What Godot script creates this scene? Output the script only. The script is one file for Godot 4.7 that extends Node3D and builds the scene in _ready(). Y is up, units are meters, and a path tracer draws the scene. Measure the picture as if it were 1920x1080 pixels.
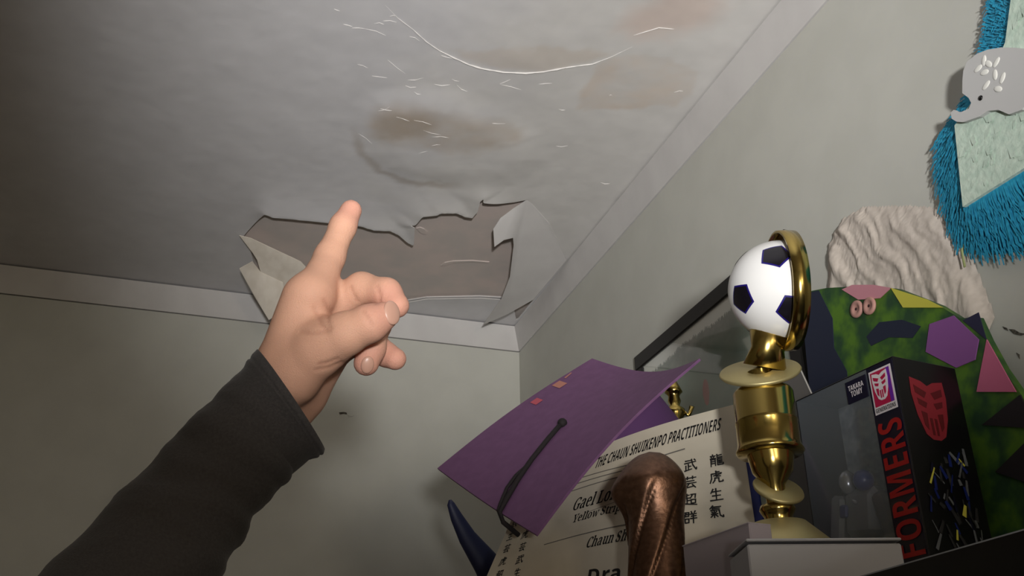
extends Node3D

# ------------------------------------------------------------------ constants
const H := 2.5            # ceiling height
const TOP := 1.621        # height of the bookcase top
const EYE := Vector3(-0.7322, 1.5202, 2.1337)
const EYE_TURN := Vector3(25.7728, -18.5577, -0.8109)

var M := {}
var noise := FastNoiseLite.new()
var taken := {}

# ------------------------------------------------------------------ materials
func mat(called: String, c: Color, rough := 0.8, metal := 0.0) -> StandardMaterial3D:
	var m := StandardMaterial3D.new()
	m.resource_name = called
	m.albedo_color = c
	m.roughness = rough
	m.metallic = metal
	M[called] = m
	return m

func grain(m: StandardMaterial3D, a: Color, b: Color, freq: float, scale: float, bump := 0.0, seed_value := 1) -> void:
	var n := FastNoiseLite.new()
	n.seed = seed_value
	n.frequency = freq
	n.fractal_octaves = 4
	var t := NoiseTexture2D.new()
	t.width = 512; t.height = 512; t.seamless = true; t.noise = n
	var g := Gradient.new()
	g.set_color(0, a); g.set_color(1, b)
	g.set_offset(0, 0.25); g.set_offset(1, 0.75)
	t.color_ramp = g
	m.albedo_color = Color.WHITE
	m.albedo_texture = t
	m.uv1_triplanar = true
	m.uv1_world_triplanar = true
	m.uv1_scale = Vector3.ONE * scale
	if bump > 0.0:
		var n2 := FastNoiseLite.new()
		n2.seed = seed_value + 7
		n2.frequency = freq * 1.5
		n2.fractal_octaves = 5
		var h := NoiseTexture2D.new()
		h.width = 512; h.height = 512; h.seamless = true; h.noise = n2
		m.heightmap_enabled = true
		m.heightmap_texture = h
		m.heightmap_scale = bump

func make_materials() -> void:
	grain(mat("wall_paint", Color.WHITE, 0.75), Color(0.758, 0.758, 0.728), Color(0.774, 0.774, 0.744), 0.012, 1.3, 0.006, 3)
	grain(mat("cornice_paint", Color.WHITE, 0.6), Color(0.785, 0.775, 0.77), Color(0.81, 0.80, 0.795), 0.01, 2.0, 0.004, 5)
	grain(mat("bare_board", Color.WHITE, 0.9), Color(0.765, 0.73, 0.71), Color(0.81, 0.755, 0.73), 0.005, 2.6, 0.03, 11)
	grain(mat("floor_wood", Color.WHITE, 0.5), Color(0.34, 0.23, 0.15), Color(0.46, 0.32, 0.21), 0.02, 1.0, 0.0, 13)
	var p := mat("ceiling_paint", Color.WHITE, 0.55)
	p.vertex_color_use_as_albedo = true
	var n2 := FastNoiseLite.new(); n2.seed = 21; n2.frequency = 0.02; n2.fractal_octaves = 4
	var h := NoiseTexture2D.new(); h.width = 512; h.height = 512; h.seamless = true; h.noise = n2
	p.heightmap_enabled = true; p.heightmap_texture = h; p.heightmap_scale = 0.018
	p.uv1_triplanar = true; p.uv1_world_triplanar = true; p.uv1_scale = Vector3.ONE * 2.0
	grain(mat("paint_back", Color.WHITE, 0.85), Color(0.82, 0.785, 0.735), Color(0.87, 0.84, 0.795), 0.02, 3.0, 0.0, 23)
	mat("paint_edge", Color(0.84, 0.83, 0.82), 0.5)
	grain(mat("grime", Color.WHITE, 0.9), Color(0.20, 0.19, 0.17), Color(0.42, 0.40, 0.36), 0.06, 9.0, 0.0, 31)
	var s := mat("skin", Color.WHITE, 0.62)
	s.metallic_specular = 0.35
	s.vertex_color_use_as_albedo = true
	s.subsurf_scatter_enabled = true; s.subsurf_scatter_strength = 0.06
	var n3 := FastNoiseLite.new(); n3.seed = 5; n3.frequency = 0.06; n3.fractal_octaves = 3
	var h3 := NoiseTexture2D.new(); h3.width = 512; h3.height = 512; h3.seamless = true; h3.noise = n3
	s.heightmap_enabled = true; s.heightmap_texture = h3; s.heightmap_scale = 0.022
	s.uv1_triplanar = true; s.uv1_scale = Vector3.ONE * 24.0
	mat("nail", Color(0.77, 0.60, 0.53), 0.35)
	var sl := mat("sleeve_cloth", Color.WHITE, 0.95)
	grain(sl, Color(0.205, 0.195, 0.195), Color(0.25, 0.237, 0.235), 0.09, 9.0, 0.03, 41)
	sl.rim_enabled = true; sl.rim = 0.15; sl.rim_tint = 0.5
	sl.uv1_world_triplanar = false
	grain(mat("purple_felt", Color.WHITE, 0.8), Color(0.415, 0.275, 0.42), Color(0.45, 0.305, 0.455), 0.03, 4.0, 0.01, 43)
	mat("purple_cap", Color(0.33, 0.20, 0.37), 0.9)
	mat("black_cord", Color(0.10, 0.075, 0.085), 0.8)
	mat("sticker_cream", Color(0.72, 0.48, 0.42), 0.5)
	mat("sticker_red", Color(0.74, 0.32, 0.38), 0.5)
	grain(mat("certificate_paper", Color.WHITE, 0.7), Color(0.80, 0.765, 0.69), Color(0.84, 0.805, 0.735), 0.01, 4.0, 0.0, 47)
	mat("ink", Color(0.06, 0.055, 0.06), 0.6)
	mat("ink_grey", Color(0.42, 0.40, 0.38), 0.6)
	mat("folder_blue", Color(0.08, 0.13, 0.42), 0.4)
	mat("frame_black", Color(0.085, 0.082, 0.085), 0.45)
	var g := mat("picture_glass", Color(0.9, 0.95, 0.92, 0.03), 0.03)
	g.transparency = BaseMaterial3D.TRANSPARENCY_ALPHA
	mat("gold", Color(0.74, 0.645, 0.37), 0.16, 1.0)
	mat("gold_satin", Color(0.74, 0.69, 0.50), 0.48, 0.75)
	grain(mat("bronze", Color.WHITE, 0.40, 0.9), Color(0.40, 0.295, 0.235), Color(0.50, 0.375, 0.30), 0.03, 9.0, 0.02, 53)
	mat("ball_white", Color(0.90, 0.90, 0.90), 0.16)
	mat("ball_black", Color(0.07, 0.06, 0.09), 0.25)
	mat("ball_indigo", Color(0.12, 0.08, 0.42), 0.3)
	mat("carton_white", Color(0.70, 0.70, 0.72), 0.7)
	mat("carton_lilac", Color(0.63, 0.59, 0.61), 0.7)
	mat("carton_brown", Color(0.52, 0.42, 0.31), 0.85)
	mat("case_black", Color(0.055, 0.05, 0.055), 0.35)
	mat("box_black", Color(0.05, 0.047, 0.055), 0.3)
	mat("box_navy", Color(0.06, 0.06, 0.16), 0.35)
	mat("box_red", Color(0.62, 0.07, 0.11), 0.4)
	mat("box_red_dim", Color(0.52, 0.13, 0.17), 0.45)
	mat("box_red_dark", Color(0.34, 0.06, 0.08), 0.4)
	mat("label_white", Color(0.85, 0.83, 0.86), 0.5)
	mat("label_magenta", Color(0.68, 0.07, 0.28), 0.5)
	mat("label_violet", Color(0.40, 0.12, 0.62), 0.5)
	var bl := mat("blister", Color(0.75, 0.80, 0.85, 0.10), 0.08)
	bl.transparency = BaseMaterial3D.TRANSPARENCY_ALPHA
	mat("toy_grey", Color(0.40, 0.415, 0.44), 0.4)
	mat("toy_dark", Color(0.17, 0.17, 0.18), 0.5)
	mat("toy_blue", Color(0.10, 0.15, 0.42), 0.3)
	mat("toy_silver", Color(0.62, 0.63, 0.66), 0.25, 0.7)
	var bk := mat("box_backing", Color(0.30, 0.32, 0.35), 0.6)
	grain(bk, Color(0.28, 0.30, 0.34), Color(0.50, 0.52, 0.53), 0.02, 5.0, 0.0, 59)
	grain(mat("painted_green", Color.WHITE, 0.6), Color(0.15, 0.29, 0.17), Color(0.34, 0.50, 0.14), 0.010, 4.5, 0.02, 61)
	mat("painted_navy", Color(0.12, 0.15, 0.24), 0.6)
	mat("card_pink", Color(0.80, 0.55, 0.60), 0.75)
	mat("card_rose", Color(0.80, 0.42, 0.56), 0.75)
	mat("card_yellow", Color(0.80, 0.78, 0.30), 0.75)
	mat("card_purple", Color(0.55, 0.33, 0.60), 0.75)
	mat("card_navy", Color(0.14, 0.14, 0.26), 0.75)
	mat("card_black", Color(0.13, 0.11, 0.13), 0.75)
	mat("button_pink", Color(0.74, 0.56, 0.52), 0.6)
	mat("button_hole", Color(0.22, 0.12, 0.12), 0.8)
	grain(mat("cream_relief", Color.WHITE, 0.8), Color(0.77, 0.73, 0.69), Color(0.82, 0.78, 0.74), 0.03, 6.0, 0.02, 67)
	grain(mat("crepe_teal", Color.WHITE, 0.85), Color(0.12, 0.56, 0.72), Color(0.18, 0.67, 0.82), 0.05, 6.0, 0.0, 71)
	grain(mat("crepe_mint", Color.WHITE, 0.9), Color(0.74, 0.82, 0.765), Color(0.80, 0.87, 0.815), 0.02, 6.0, 0.05, 73)
	mat("felt_grey", Color(0.76, 0.76, 0.76), 0.9)
	mat("felt_white", Color(0.90, 0.90, 0.88), 0.9)
	mat("bead_black", Color(0.03, 0.03, 0.03), 0.3)
	mat("ribbon", Color(0.62, 0.66, 0.45), 0.6)
	mat("plastic_navy", Color(0.13, 0.15, 0.28), 0.5)
	mat("card_grey", Color(0.42, 0.41, 0.40), 0.6)
	mat("card_edge", Color(0.85, 0.84, 0.82), 0.6)
	mat("lamp_body", Color(0.06, 0.06, 0.065), 0.5)
	var lp := mat("lamp_face", Color(0.95, 0.95, 0.92), 0.5)
	lp.emission_enabled = true
	lp.emission = Color(1.0, 0.975, 0.93)
	lp.emission_energy_multiplier = 2.0
	var gg := mat("globe_glow", Color(0.92, 0.88, 0.80), 0.4)
	gg.emission_enabled = true
	gg.emission = Color(1.0, 0.93, 0.83)
	gg.emission_energy_multiplier = 1.0

# ------------------------------------------------------------------ nodes
func numbered(called: String) -> String:
	if not taken.has(called):
		taken[called] = 0
		return called
	taken[called] += 1
	return "%s_%03d" % [called, taken[called]]

func tag(o: Node, label: String, category: String, group := "") -> void:
	o.set_meta("label", label)
	o.set_meta("category", category)
	if group:
		o.set_meta("group", group)

func thing(called: String, label: String, category: String, where := Vector3.ZERO, group := "") -> Node3D:
	var o := Node3D.new()
	o.name = numbered(called)
	add_child(o)
	o.position = where
	tag(o, label, category, group)
	return o

func obj(called: String, mesh: Mesh, m: Material, parent: Node = null) -> MeshInstance3D:
	var o := MeshInstance3D.new()
	o.mesh = mesh
	o.material_override = m
	if parent == null:
		o.name = numbered(called)
		add_child(o)
	else:
		o.name = called
		parent.add_child(o, true)
	return o

func struct(called: String, mesh: Mesh, m: Material, parent: Node = null) -> MeshInstance3D:
	var o := obj(called, mesh, m, parent)
	if parent == null:
		o.set_meta("kind", "structure")
	return o

# ------------------------------------------------------------------ shapes
func begin(smooth := false) -> SurfaceTool:
	var st := SurfaceTool.new()
	st.begin(Mesh.PRIMITIVE_TRIANGLES)
	st.set_smooth_group(0 if smooth else -1)
	return st

func done(st: SurfaceTool) -> ArrayMesh:
	st.generate_normals()
	return st.commit()

func tri(st: SurfaceTool, a: Vector3, b: Vector3, c: Vector3, out: Vector3) -> void:
	if (b - a).cross(c - a).dot(out) > 0.0:
		var k := b
		b = c
		c = k
	st.add_vertex(a); st.add_vertex(b); st.add_vertex(c)

func quad(st: SurfaceTool, a: Vector3, b: Vector3, c: Vector3, d: Vector3, out: Vector3) -> void:
	tri(st, a, b, c, out)
	tri(st, a, c, d, out)

# a chamfered box about a centre, along the axes of a basis
func bevel_box(st: SurfaceTool, centre: Vector3, size: Vector3, b := 0.0015, turn := Basis()) -> void:
	var h := size / 2.0
	b = minf(b, minf(h.x, minf(h.y, h.z)) * 0.8)
	var at := func(axis: int, s: Vector3) -> Vector3:
		var v := Vector3(s.x * (h.x - b), s.y * (h.y - b), s.z * (h.z - b))
		v[axis] = s[axis] * h[axis]
		return centre + turn * v
	for axis in 3:
		var p := (axis + 1) % 3
		var q := (axis + 2) % 3
		for sg: float in [-1.0, 1.0]:
			var c: Array[Vector3] = []
			for k: Array in [[-1, -1], [1, -1], [1, 1], [-1, 1]]:
				var s := Vector3.ZERO
				s[axis] = sg; s[p] = k[0]; s[q] = k[1]
				c.append(at.call(axis, s))
			var out := Vector3.ZERO
			out[axis] = sg
			quad(st, c[0], c[1], c[2], c[3], turn * out)
		for s1: float in [-1.0, 1.0]:
			for s2: float in [-1.0, 1.0]:
				var e0 := Vector3.ZERO
				e0[p] = s1; e0[q] = s2; e0[axis] = -1.0
				var e1 := e0
				e1[axis] = 1.0
				var out2 := Vector3.ZERO
				out2[p] = s1; out2[q] = s2
				quad(st, at.call(p, e0), at.call(p, e1), at.call(q, e1), at.call(q, e0), turn * out2)
	for sx: float in [-1.0, 1.0]:
		for sy: float in [-1.0, 1.0]:
			for sz: float in [-1.0, 1.0]:
				var s := Vector3(sx, sy, sz)
				tri(st, at.call(0, s), at.call(1, s), at.call(2, s), turn * s)

func box_mesh(centre: Vector3, size: Vector3, b := 0.0015, turn := Basis()) -> ArrayMesh:
	var st := begin()
	bevel_box(st, centre, size, b, turn)
	return done(st)

# a flat outline given thickness: point = o + u * x + v * y, thickness along n
func prism(st: SurfaceTool, outline: PackedVector2Array, o: Vector3, u: Vector3, v: Vector3, n: Vector3, t: float) -> void:
	var idx := Geometry2D.triangulate_polygon(outline)
	var mid := Vector2.ZERO
	for p in outline:
		mid += p / outline.size()
	for i in range(0, idx.size(), 3):
		var a := o + u * outline[idx[i]].x + v * outline[idx[i]].y
		var b := o + u * outline[idx[i + 1]].x + v * outline[idx[i + 1]].y
		var c := o + u * outline[idx[i + 2]].x + v * outline[idx[i + 2]].y
		tri(st, a + n * t, b + n * t, c + n * t, n)
		tri(st, a, b, c, -n)
	var cw := Geometry2D.is_polygon_clockwise(outline)
	for i in outline.size():
		var p0 := outline[i]
		var p1 := outline[(i + 1) % outline.size()]
		var side := (p1 - p0).orthogonal() * (1.0 if not cw else -1.0)
		var a := o + u * p0.x + v * p0.y
		var b := o + u * p1.x + v * p1.y
		quad(st, a, b, b + n * t, a + n * t, u * side.x + v * side.y)

func flat2(list: Array) -> PackedVector2Array:
	var r := PackedVector2Array()
	for i in range(0, list.size(), 2):
		r.append(Vector2(list[i], list[i + 1]))
	return r

# a shape lying on the right-hand wall: pairs are (z, y), thickness towards the room
func wall_shape(list: Array, x: float, t: float) -> ArrayMesh:
	var st := begin()
	prism(st, flat2(list), Vector3(x, 0, 0), Vector3(0, 0, 1), Vector3(0, 1, 0), Vector3(-1, 0, 0), t)
	return done(st)

func lathe(st: SurfaceTool, prof: Array, centre: Vector3, seg := 48) -> void:
	for i in prof.size() - 1:
		for k in seg:
			var a0 := TAU * k / seg
			var a1 := TAU * (k + 1) / seg
			var d0 := Vector3(cos(a0), 0, sin(a0))
			var d1 := Vector3(cos(a1), 0, sin(a1))
			var p: Vector3 = centre + d0 * prof[i][0] + Vector3.UP * prof[i][1]
			var q: Vector3 = centre + d1 * prof[i][0] + Vector3.UP * prof[i][1]
			var r: Vector3 = centre + d1 * prof[i + 1][0] + Vector3.UP * prof[i + 1][1]
			var s: Vector3 = centre + d0 * prof[i + 1][0] + Vector3.UP * prof[i + 1][1]
			var dr: float = prof[i + 1][0] - prof[i][0]
			var dy: float = prof[i + 1][1] - prof[i][1]
			var out := (d0 + d1) * dy + Vector3.UP * -dr * 2.0
			if prof[i][0] > 1e-6:
				tri(st, p, q, r, out)
			if prof[i + 1][0] > 1e-6:
				tri(st, p, r, s, out)

func lathe_mesh(prof: Array, centre: Vector3, seg := 48, smooth := true) -> ArrayMesh:
	var st := begin(smooth)
	lathe(st, prof, centre, seg)
	return done(st)

# a swept tube with elliptical section; sizes holds one (a, b) per point
func sweep(st: SurfaceTool, pts: Array, sizes: Array, side: Vector3, seg := 12) -> void:
	var rings := []
	for i in pts.size():
		var dir: Vector3 = (pts[mini(i + 1, pts.size() - 1)] - pts[maxi(i - 1, 0)]).normalized()
		var u := (side - dir * side.dot(dir)).normalized()
		var v := dir.cross(u)
		var ring: Array[Vector3] = []
		for k in seg:
			var a := TAU * k / seg
			ring.append(pts[i] + u * cos(a) * sizes[i].x + v * sin(a) * sizes[i].y)
		rings.append(ring)
	for i in pts.size() - 1:
		for k in seg:
			var k1 := (k + 1) % seg
			var mid: Vector3 = (rings[i][k] + rings[i][k1]) / 2.0 - pts[i]
			quad(st, rings[i][k], rings[i][k1], rings[i + 1][k1], rings[i + 1][k], mid)
	for e: int in [0, pts.size() - 1]:
		var d: Vector3 = (pts[1] - pts[0]) if e == 0 else (pts[e - 1] - pts[e])
		for k in seg:
			tri(st, pts[e], rings[e][k], rings[e][(k + 1) % seg], -d)

func sweep_mesh(pts: Array, sizes: Array, side: Vector3, seg := 12) -> ArrayMesh:
	var st := begin(true)
	sweep(st, pts, sizes, side, seg)
	return done(st)

func ball_mesh(centre: Vector3, radii: Vector3, turn := Basis(), seg := 24) -> ArrayMesh:
	var st := begin(true)
	add_ball(st, centre, radii, turn, seg)
	return done(st)

func add_ball(st: SurfaceTool, centre: Vector3, radii: Vector3, turn := Basis(), seg := 24) -> void:
	var at := func(i: int, k: int) -> Vector3:
		var t := PI * i / (seg / 2)
		var a := TAU * k / seg
		return Vector3(sin(t) * cos(a), cos(t), sin(t) * sin(a))
	for i in seg / 2:
		for k in seg:
			var p: Vector3 = at.call(i, k)
			var q: Vector3 = at.call(i, k + 1)
			var r: Vector3 = at.call(i + 1, k + 1)
			var s: Vector3 = at.call(i + 1, k)
			var out := turn * ((p + r) / 2.0)
			if i > 0:
				tri(st, centre + turn * (p * radii), centre + turn * (q * radii), centre + turn * (r * radii), out)
			if i < seg / 2 - 1:
				tri(st, centre + turn * (p * radii), centre + turn * (r * radii), centre + turn * (s * radii), out)

# lettering: the triangles of a text, brought to 0..1 in both directions (y down) and laid out by a callable
func lettering(st: SurfaceTool, words: String, face: String, bold: bool, lay: Callable, out: Vector3) -> void:
	var f := SystemFont.new()
	f.font_names = PackedStringArray([face])
	f.font_weight = 700 if bold else 400
	var t := TextMesh.new()
	t.text = words
	t.font = f
	t.font_size = 48
	t.depth = 0.0
	t.pixel_size = 0.01
	t.curve_step = 2.0
	for s in t.get_surface_count():
		var arr := t.surface_get_arrays(s)
		var v: PackedVector3Array = arr[Mesh.ARRAY_VERTEX]
		var ix: PackedInt32Array = arr[Mesh.ARRAY_INDEX] if arr[Mesh.ARRAY_INDEX] != null else PackedInt32Array(range(v.size()))
		if v.is_empty():
			continue
		var lo := v[0]
		var hi := v[0]
		for p in v:
			lo = lo.min(p)
			hi = hi.max(p)
		for i in range(0, ix.size(), 3):
			var c := []
			for k in 3:
				var p := v[ix[i + k]]
				c.append(lay.call((p.x - lo.x) / (hi.x - lo.x), 1.0 - (p.y - lo.y) / (hi.y - lo.y)))
			tri(st, c[0], c[1], c[2], out)

# ------------------------------------------------------------------ view, light
func view_and_light() -> void:
	var cam := Camera3D.new()
	cam.name = "camera"
	cam.fov = 2.0 * rad_to_deg(atan(540.0 / 1900.0))
	cam.near = 0.02
	cam.position = EYE
	cam.rotation_degrees = EYE_TURN
	add_child(cam)
	cam.current = true
	var env := Environment.new()
	env.background_mode = Environment.BG_COLOR
	env.background_color = Color.BLACK
	env.tonemap_mode = Environment.TONE_MAPPER_LINEAR
	env.tonemap_exposure = 1.0
	env.sdfgi_enabled = true
	env.ssao_enabled = true
	env.ssil_enabled = true
	var we := WorldEnvironment.new()
	we.name = "world"
	we.environment = env
	add_child(we)
	# the video light, out of view: a stand panel behind the viewer, placed to light the corner
	var turn := Basis.from_euler(EYE_TURN * (PI / 180.0), EULER_ORDER_YXZ)
	var centre := Vector3(-0.7941, 1.4650, 2.6952)
	var aim := (turn * Vector3(-0.020, 0.090, -1.0)).normalized()
	var b := Basis.looking_at(aim, Vector3.UP)
	var t := thing("unseen_video_light", "unseen small black video light with glowing panel on a stand", "lamp", Vector3(centre.x, 0.0, centre.z))
	var off := Vector3(centre.x, 0.0, centre.z)
	obj("housing", box_mesh(centre - off + b * Vector3(0, 0, 0.022), Vector3(0.15, 0.12, 0.036), 0.004, b), M.lamp_body, t)
	obj("panel", box_mesh(centre - off + b * Vector3(0, 0, 0.002), Vector3(0.12, 0.09, 0.003), 0.001, b), M.lamp_face, t)
	var head := centre - off + b * Vector3(0, 0, 0.05)
	var foot := Vector3(head.x, 0.0, head.z + 0.04)
	obj("bracket", sweep_mesh([centre - off + b * Vector3(0, 0, 0.035), foot + Vector3(0, head.y - 0.03, 0)], [Vector2(0.01, 0.01), Vector2(0.01, 0.01)], Vector3.UP), M.lamp_body, t)
	obj("pole", sweep_mesh([foot + Vector3(0, head.y - 0.01, 0), foot + Vector3(0, 0.6, 0), foot + Vector3(0, 0.05, 0)], [Vector2(0.010, 0.010), Vector2(0.013, 0.013), Vector2(0.013, 0.013)], Vector3.RIGHT), M.lamp_body, t)
	for k in 3:
		var d := Vector3(cos(TAU * k / 3.0 + 0.5), 0, sin(TAU * k / 3.0 + 0.5))
		obj("leg", sweep_mesh([foot + Vector3(0, 0.38, 0), foot + d * 0.36 + Vector3(0, 0.012, 0)], [Vector2(0.009, 0.009), Vector2(0.009, 0.009)], Vector3(0.3, 0.8, 0.2)), M.lamp_body, t)
	var s := SpotLight3D.new()
	s.name = "unseen_video_light_beam"
	s.position = centre - off + b * Vector3(0, 0, -0.012)
	s.basis = b
	s.light_color = Color(1.0, 0.994, 0.984)
	s.light_energy = 3.85
	s.light_size = 0.042
	s.spot_range = 9.0
	s.spot_attenuation = 2.0
	s.spot_angle = 23.5
	s.spot_angle_attenuation = 1.0
	s.shadow_enabled = true
	t.add_child(s)
	# a warm globe lamp out of view far back, placed to light the dark left side
	var g := thing("unseen_globe_lamp", "unseen warm glowing white globe lamp on a thin black floor pole", "lamp", Vector3(-0.45, 0.0, 3.8))
	obj("base", lathe_mesh([[0.0, 0.0], [0.14, 0.0], [0.145, 0.008], [0.13, 0.02], [0.02, 0.03], [0.012, 0.05]], Vector3.ZERO), M.lamp_body, g)
	obj("pole", lathe_mesh([[0.010, 0.04], [0.010, 1.40], [0.03, 1.42], [0.032, 1.44], [0.0, 1.445]], Vector3.ZERO, 20), M.lamp_body, g)
	obj("globe", ball_mesh(Vector3(0, 1.555, 0), Vector3.ONE * 0.115), M.globe_glow, g)
	var o := OmniLight3D.new()
	o.name = "unseen_globe_light"
	o.position = Vector3(0, 1.555, 0)
	o.light_color = Color(1.0, 0.93, 0.83)
	o.light_energy = 0.42
	o.light_size = 0.115
	o.omni_range = 9.0
	o.omni_attenuation = 2.0
	o.shadow_enabled = true
	g.add_child(o)

# ------------------------------------------------------------------ room
const W0 := -2.7          # left wall
const D1 := 4.1           # wall behind the viewer
const GAP := 0.0025

func room() -> void:
	struct("floor", box_mesh(Vector3(W0 / 2, -0.05, D1 / 2), Vector3(-W0 + 0.4, 0.1, D1 + 0.4), 0.0), M.floor_wood)
	# each wall stops just under the cornice; behind it the plaster is set back, so an open joint remains
	var hb := H - 0.060 - GAP
	var st := begin()
	bevel_box(st, Vector3(W0 / 2, hb / 2, -0.075), Vector3(-W0 + 0.3, hb, 0.15), 0.0004)
	bevel_box(st, Vector3(W0 / 2, (hb + H + 0.1) / 2, -0.0825), Vector3(-W0 + 0.3, H + 0.1 - hb, 0.135), 0.0)
	var wb := struct("wall_back", done(st), M.wall_paint)
	st = begin()
	bevel_box(st, Vector3(0.075, hb / 2, D1 / 2), Vector3(0.15, hb, D1 + 0.3), 0.0004)
	bevel_box(st, Vector3(0.0825, (hb + H + 0.1) / 2, D1 / 2), Vector3(0.135, H + 0.1 - hb, D1 + 0.3), 0.0)
	var wr := struct("wall_right", done(st), M.wall_paint)
	struct("wall_left", box_mesh(Vector3(W0 - 0.075, H / 2, D1 / 2), Vector3(0.15, H + 0.2, D1 + 0.3), 0.0), M.wall_paint)
	struct("wall_front", box_mesh(Vector3(W0 / 2, H / 2, D1 + 0.075), Vector3(-W0 + 0.3, H + 0.2, 0.15), 0.0), M.wall_paint)
	# cornice: a board set at a slant between wall and ceiling, mitred in the corner
	var lip := 0.0166
	var yb := H - 0.060
	var yt := H - 0.003
	st = begin()
	var e := W0
	quad(st, Vector3(e, yb, 0.001), Vector3(0, yb, 0.001), Vector3(-lip, yt, lip), Vector3(e, yt, lip), Vector3(0, -0.3, 1))
	quad(st, Vector3(e, yt, lip), Vector3(-lip, yt, lip), Vector3(-0.001, yt, -0.01), Vector3(e, yt, -0.01), Vector3.UP)
	quad(st, Vector3(e, yb, 0.001), Vector3(0, yb, 0.001), Vector3(0, yb, -0.012), Vector3(e, yb, -0.012), Vector3.DOWN)
	struct("trim_1", done(st), M.cornice_paint)
	st = begin()
	quad(st, Vector3(-0.001, yb, D1), Vector3(-0.001, yb, 0), Vector3(-lip, yt, lip), Vector3(-lip, yt, D1), Vector3(-1, -0.3, 0))
	quad(st, Vector3(-lip, yt, D1), Vector3(-lip, yt, lip), Vector3(0.01, yt, 0.001), Vector3(0.01, yt, D1), Vector3.UP)
	quad(st, Vector3(-0.001, yb, D1), Vector3(-0.001, yb, 0), Vector3(0.012, yb, 0), Vector3(0.012, yb, D1), Vector3.DOWN)
	struct("trim_2", done(st), M.cornice_paint)
	# scuffs where the wall paint has been knocked off
	var scuffs := [
		[[-0.421, 2.247, -0.411, 2.249, -0.404, 2.248, -0.403, 2.244, -0.411, 2.2445, -0.419, 2.2425]],
		[[-0.402, 2.2425, -0.395, 2.240, -0.390, 2.2405, -0.387, 2.244, -0.392, 2.2395, -0.399, 2.238]],
	]
	for s: Array in scuffs:
		st = begin()
		prism(st, flat2(s[0]), Vector3(0, 0, -0.0005), Vector3(1, 0, 0), Vector3(0, 1, 0), Vector3(0, 0, 1), 0.0012)
		obj("scuff_mark", done(st), M.grime, wb)
	for s: Array in [[1.4405, 1.899, 1.446, 1.8965, 1.452, 1.8905, 1.459, 1.8865, 1.4525, 1.8875, 1.445, 1.892], [1.434, 1.9045, 1.4385, 1.901, 1.439, 1.898, 1.4355, 1.901], [1.4425, 1.874, 1.4455, 1.871, 1.4445, 1.867, 1.4435, 1.870]]:
		obj("scuff_mark", wall_shape(s, 0.0005, 0.0012), M.grime, wr)
	ceiling()

# ------------------------------------------------------------------ ceiling with peeling paint
const CRACK := [-0.644,0.407,-0.629,0.400,-0.593,0.404,-0.545,0.408,-0.517,0.410,-0.464,0.415,-0.435,0.406,-0.404,0.413,-0.384,0.401,-0.361,0.376,-0.346,0.366,-0.361,0.438,-0.373,0.445,-0.362,0.448,-0.357,0.485,-0.331,0.499,-0.328,0.508,-0.298,0.518,-0.278,0.509,-0.265,0.510,-0.262,0.535,-0.268,0.572,-0.265,0.583,-0.261,0.570,-0.230,0.570,-0.202,0.573,-0.179,0.585]
const TORN := [-0.125,0.478,-0.060,0.327,-0.022,0.171,-0.022,0.047,-0.067,0.152,-0.140,0.142,-0.254,0.102,-0.291,0.073,-0.375,0.029,-0.482,0.015,-0.596,0.017,-0.627,0.034,-0.644,0.172,-0.655,0.223,-0.676,0.279,-0.664,0.326]
const STAIN_LONG := [-0.513,0.747,-0.513,0.789,-0.482,0.811,-0.432,0.819,-0.376,0.810,-0.313,0.814,-0.258,0.802,-0.251,0.768,-0.289,0.739,-0.336,0.702,-0.403,0.704,-0.457,0.694,-0.496,0.704]
const STAIN_DARK := [-0.508,0.765,-0.479,0.797,-0.428,0.805,-0.397,0.783,-0.409,0.747,-0.436,0.723,-0.482,0.704]
const STAIN_RIGHT := [-0.207,0.984,-0.199,1.018,-0.155,1.036,-0.103,1.038,-0.049,1.020,-0.032,0.972,-0.041,0.932,-0.104,0.905,-0.192,0.878,-0.206,0.926,-0.200,0.956]
const STAIN_BAND := [-0.429,0.959,-0.389,0.976,-0.344,0.995,-0.259,1.016,-0.197,1.032,-0.216,0.995,-0.252,0.976,-0.280,0.958,-0.307,0.945,-0.339,0.938,-0.373,0.937,-0.405,0.945]
const STAIN_FAR := [-0.213,1.071,-0.210,1.120,-0.185,1.173,-0.120,1.204,-0.077,1.173,-0.084,1.123,-0.126,1.085,-0.169,1.066]
const BLISTER := [-0.530,0.734,-0.535,0.779,-0.518,0.814,-0.442,0.860,-0.382,0.864,-0.231,0.794,-0.195,0.719,-0.226,0.635,-0.346,0.595,-0.413,0.582,-0.462,0.605,-0.500,0.652]
const RIDGE := [-0.543,1.027,-0.521,1.007,-0.494,0.989,-0.469,0.969,-0.445,0.954,-0.421,0.945,-0.394,0.936,-0.372,0.933,-0.338,0.934,-0.305,0.942,-0.279,0.954,-0.251,0.973,-0.215,0.993,-0.192,1.020,-0.173,1.048]
const RIDGE_END := [-0.182,1.072,-0.169,1.085,-0.154,1.099,-0.131,1.103]
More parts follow.
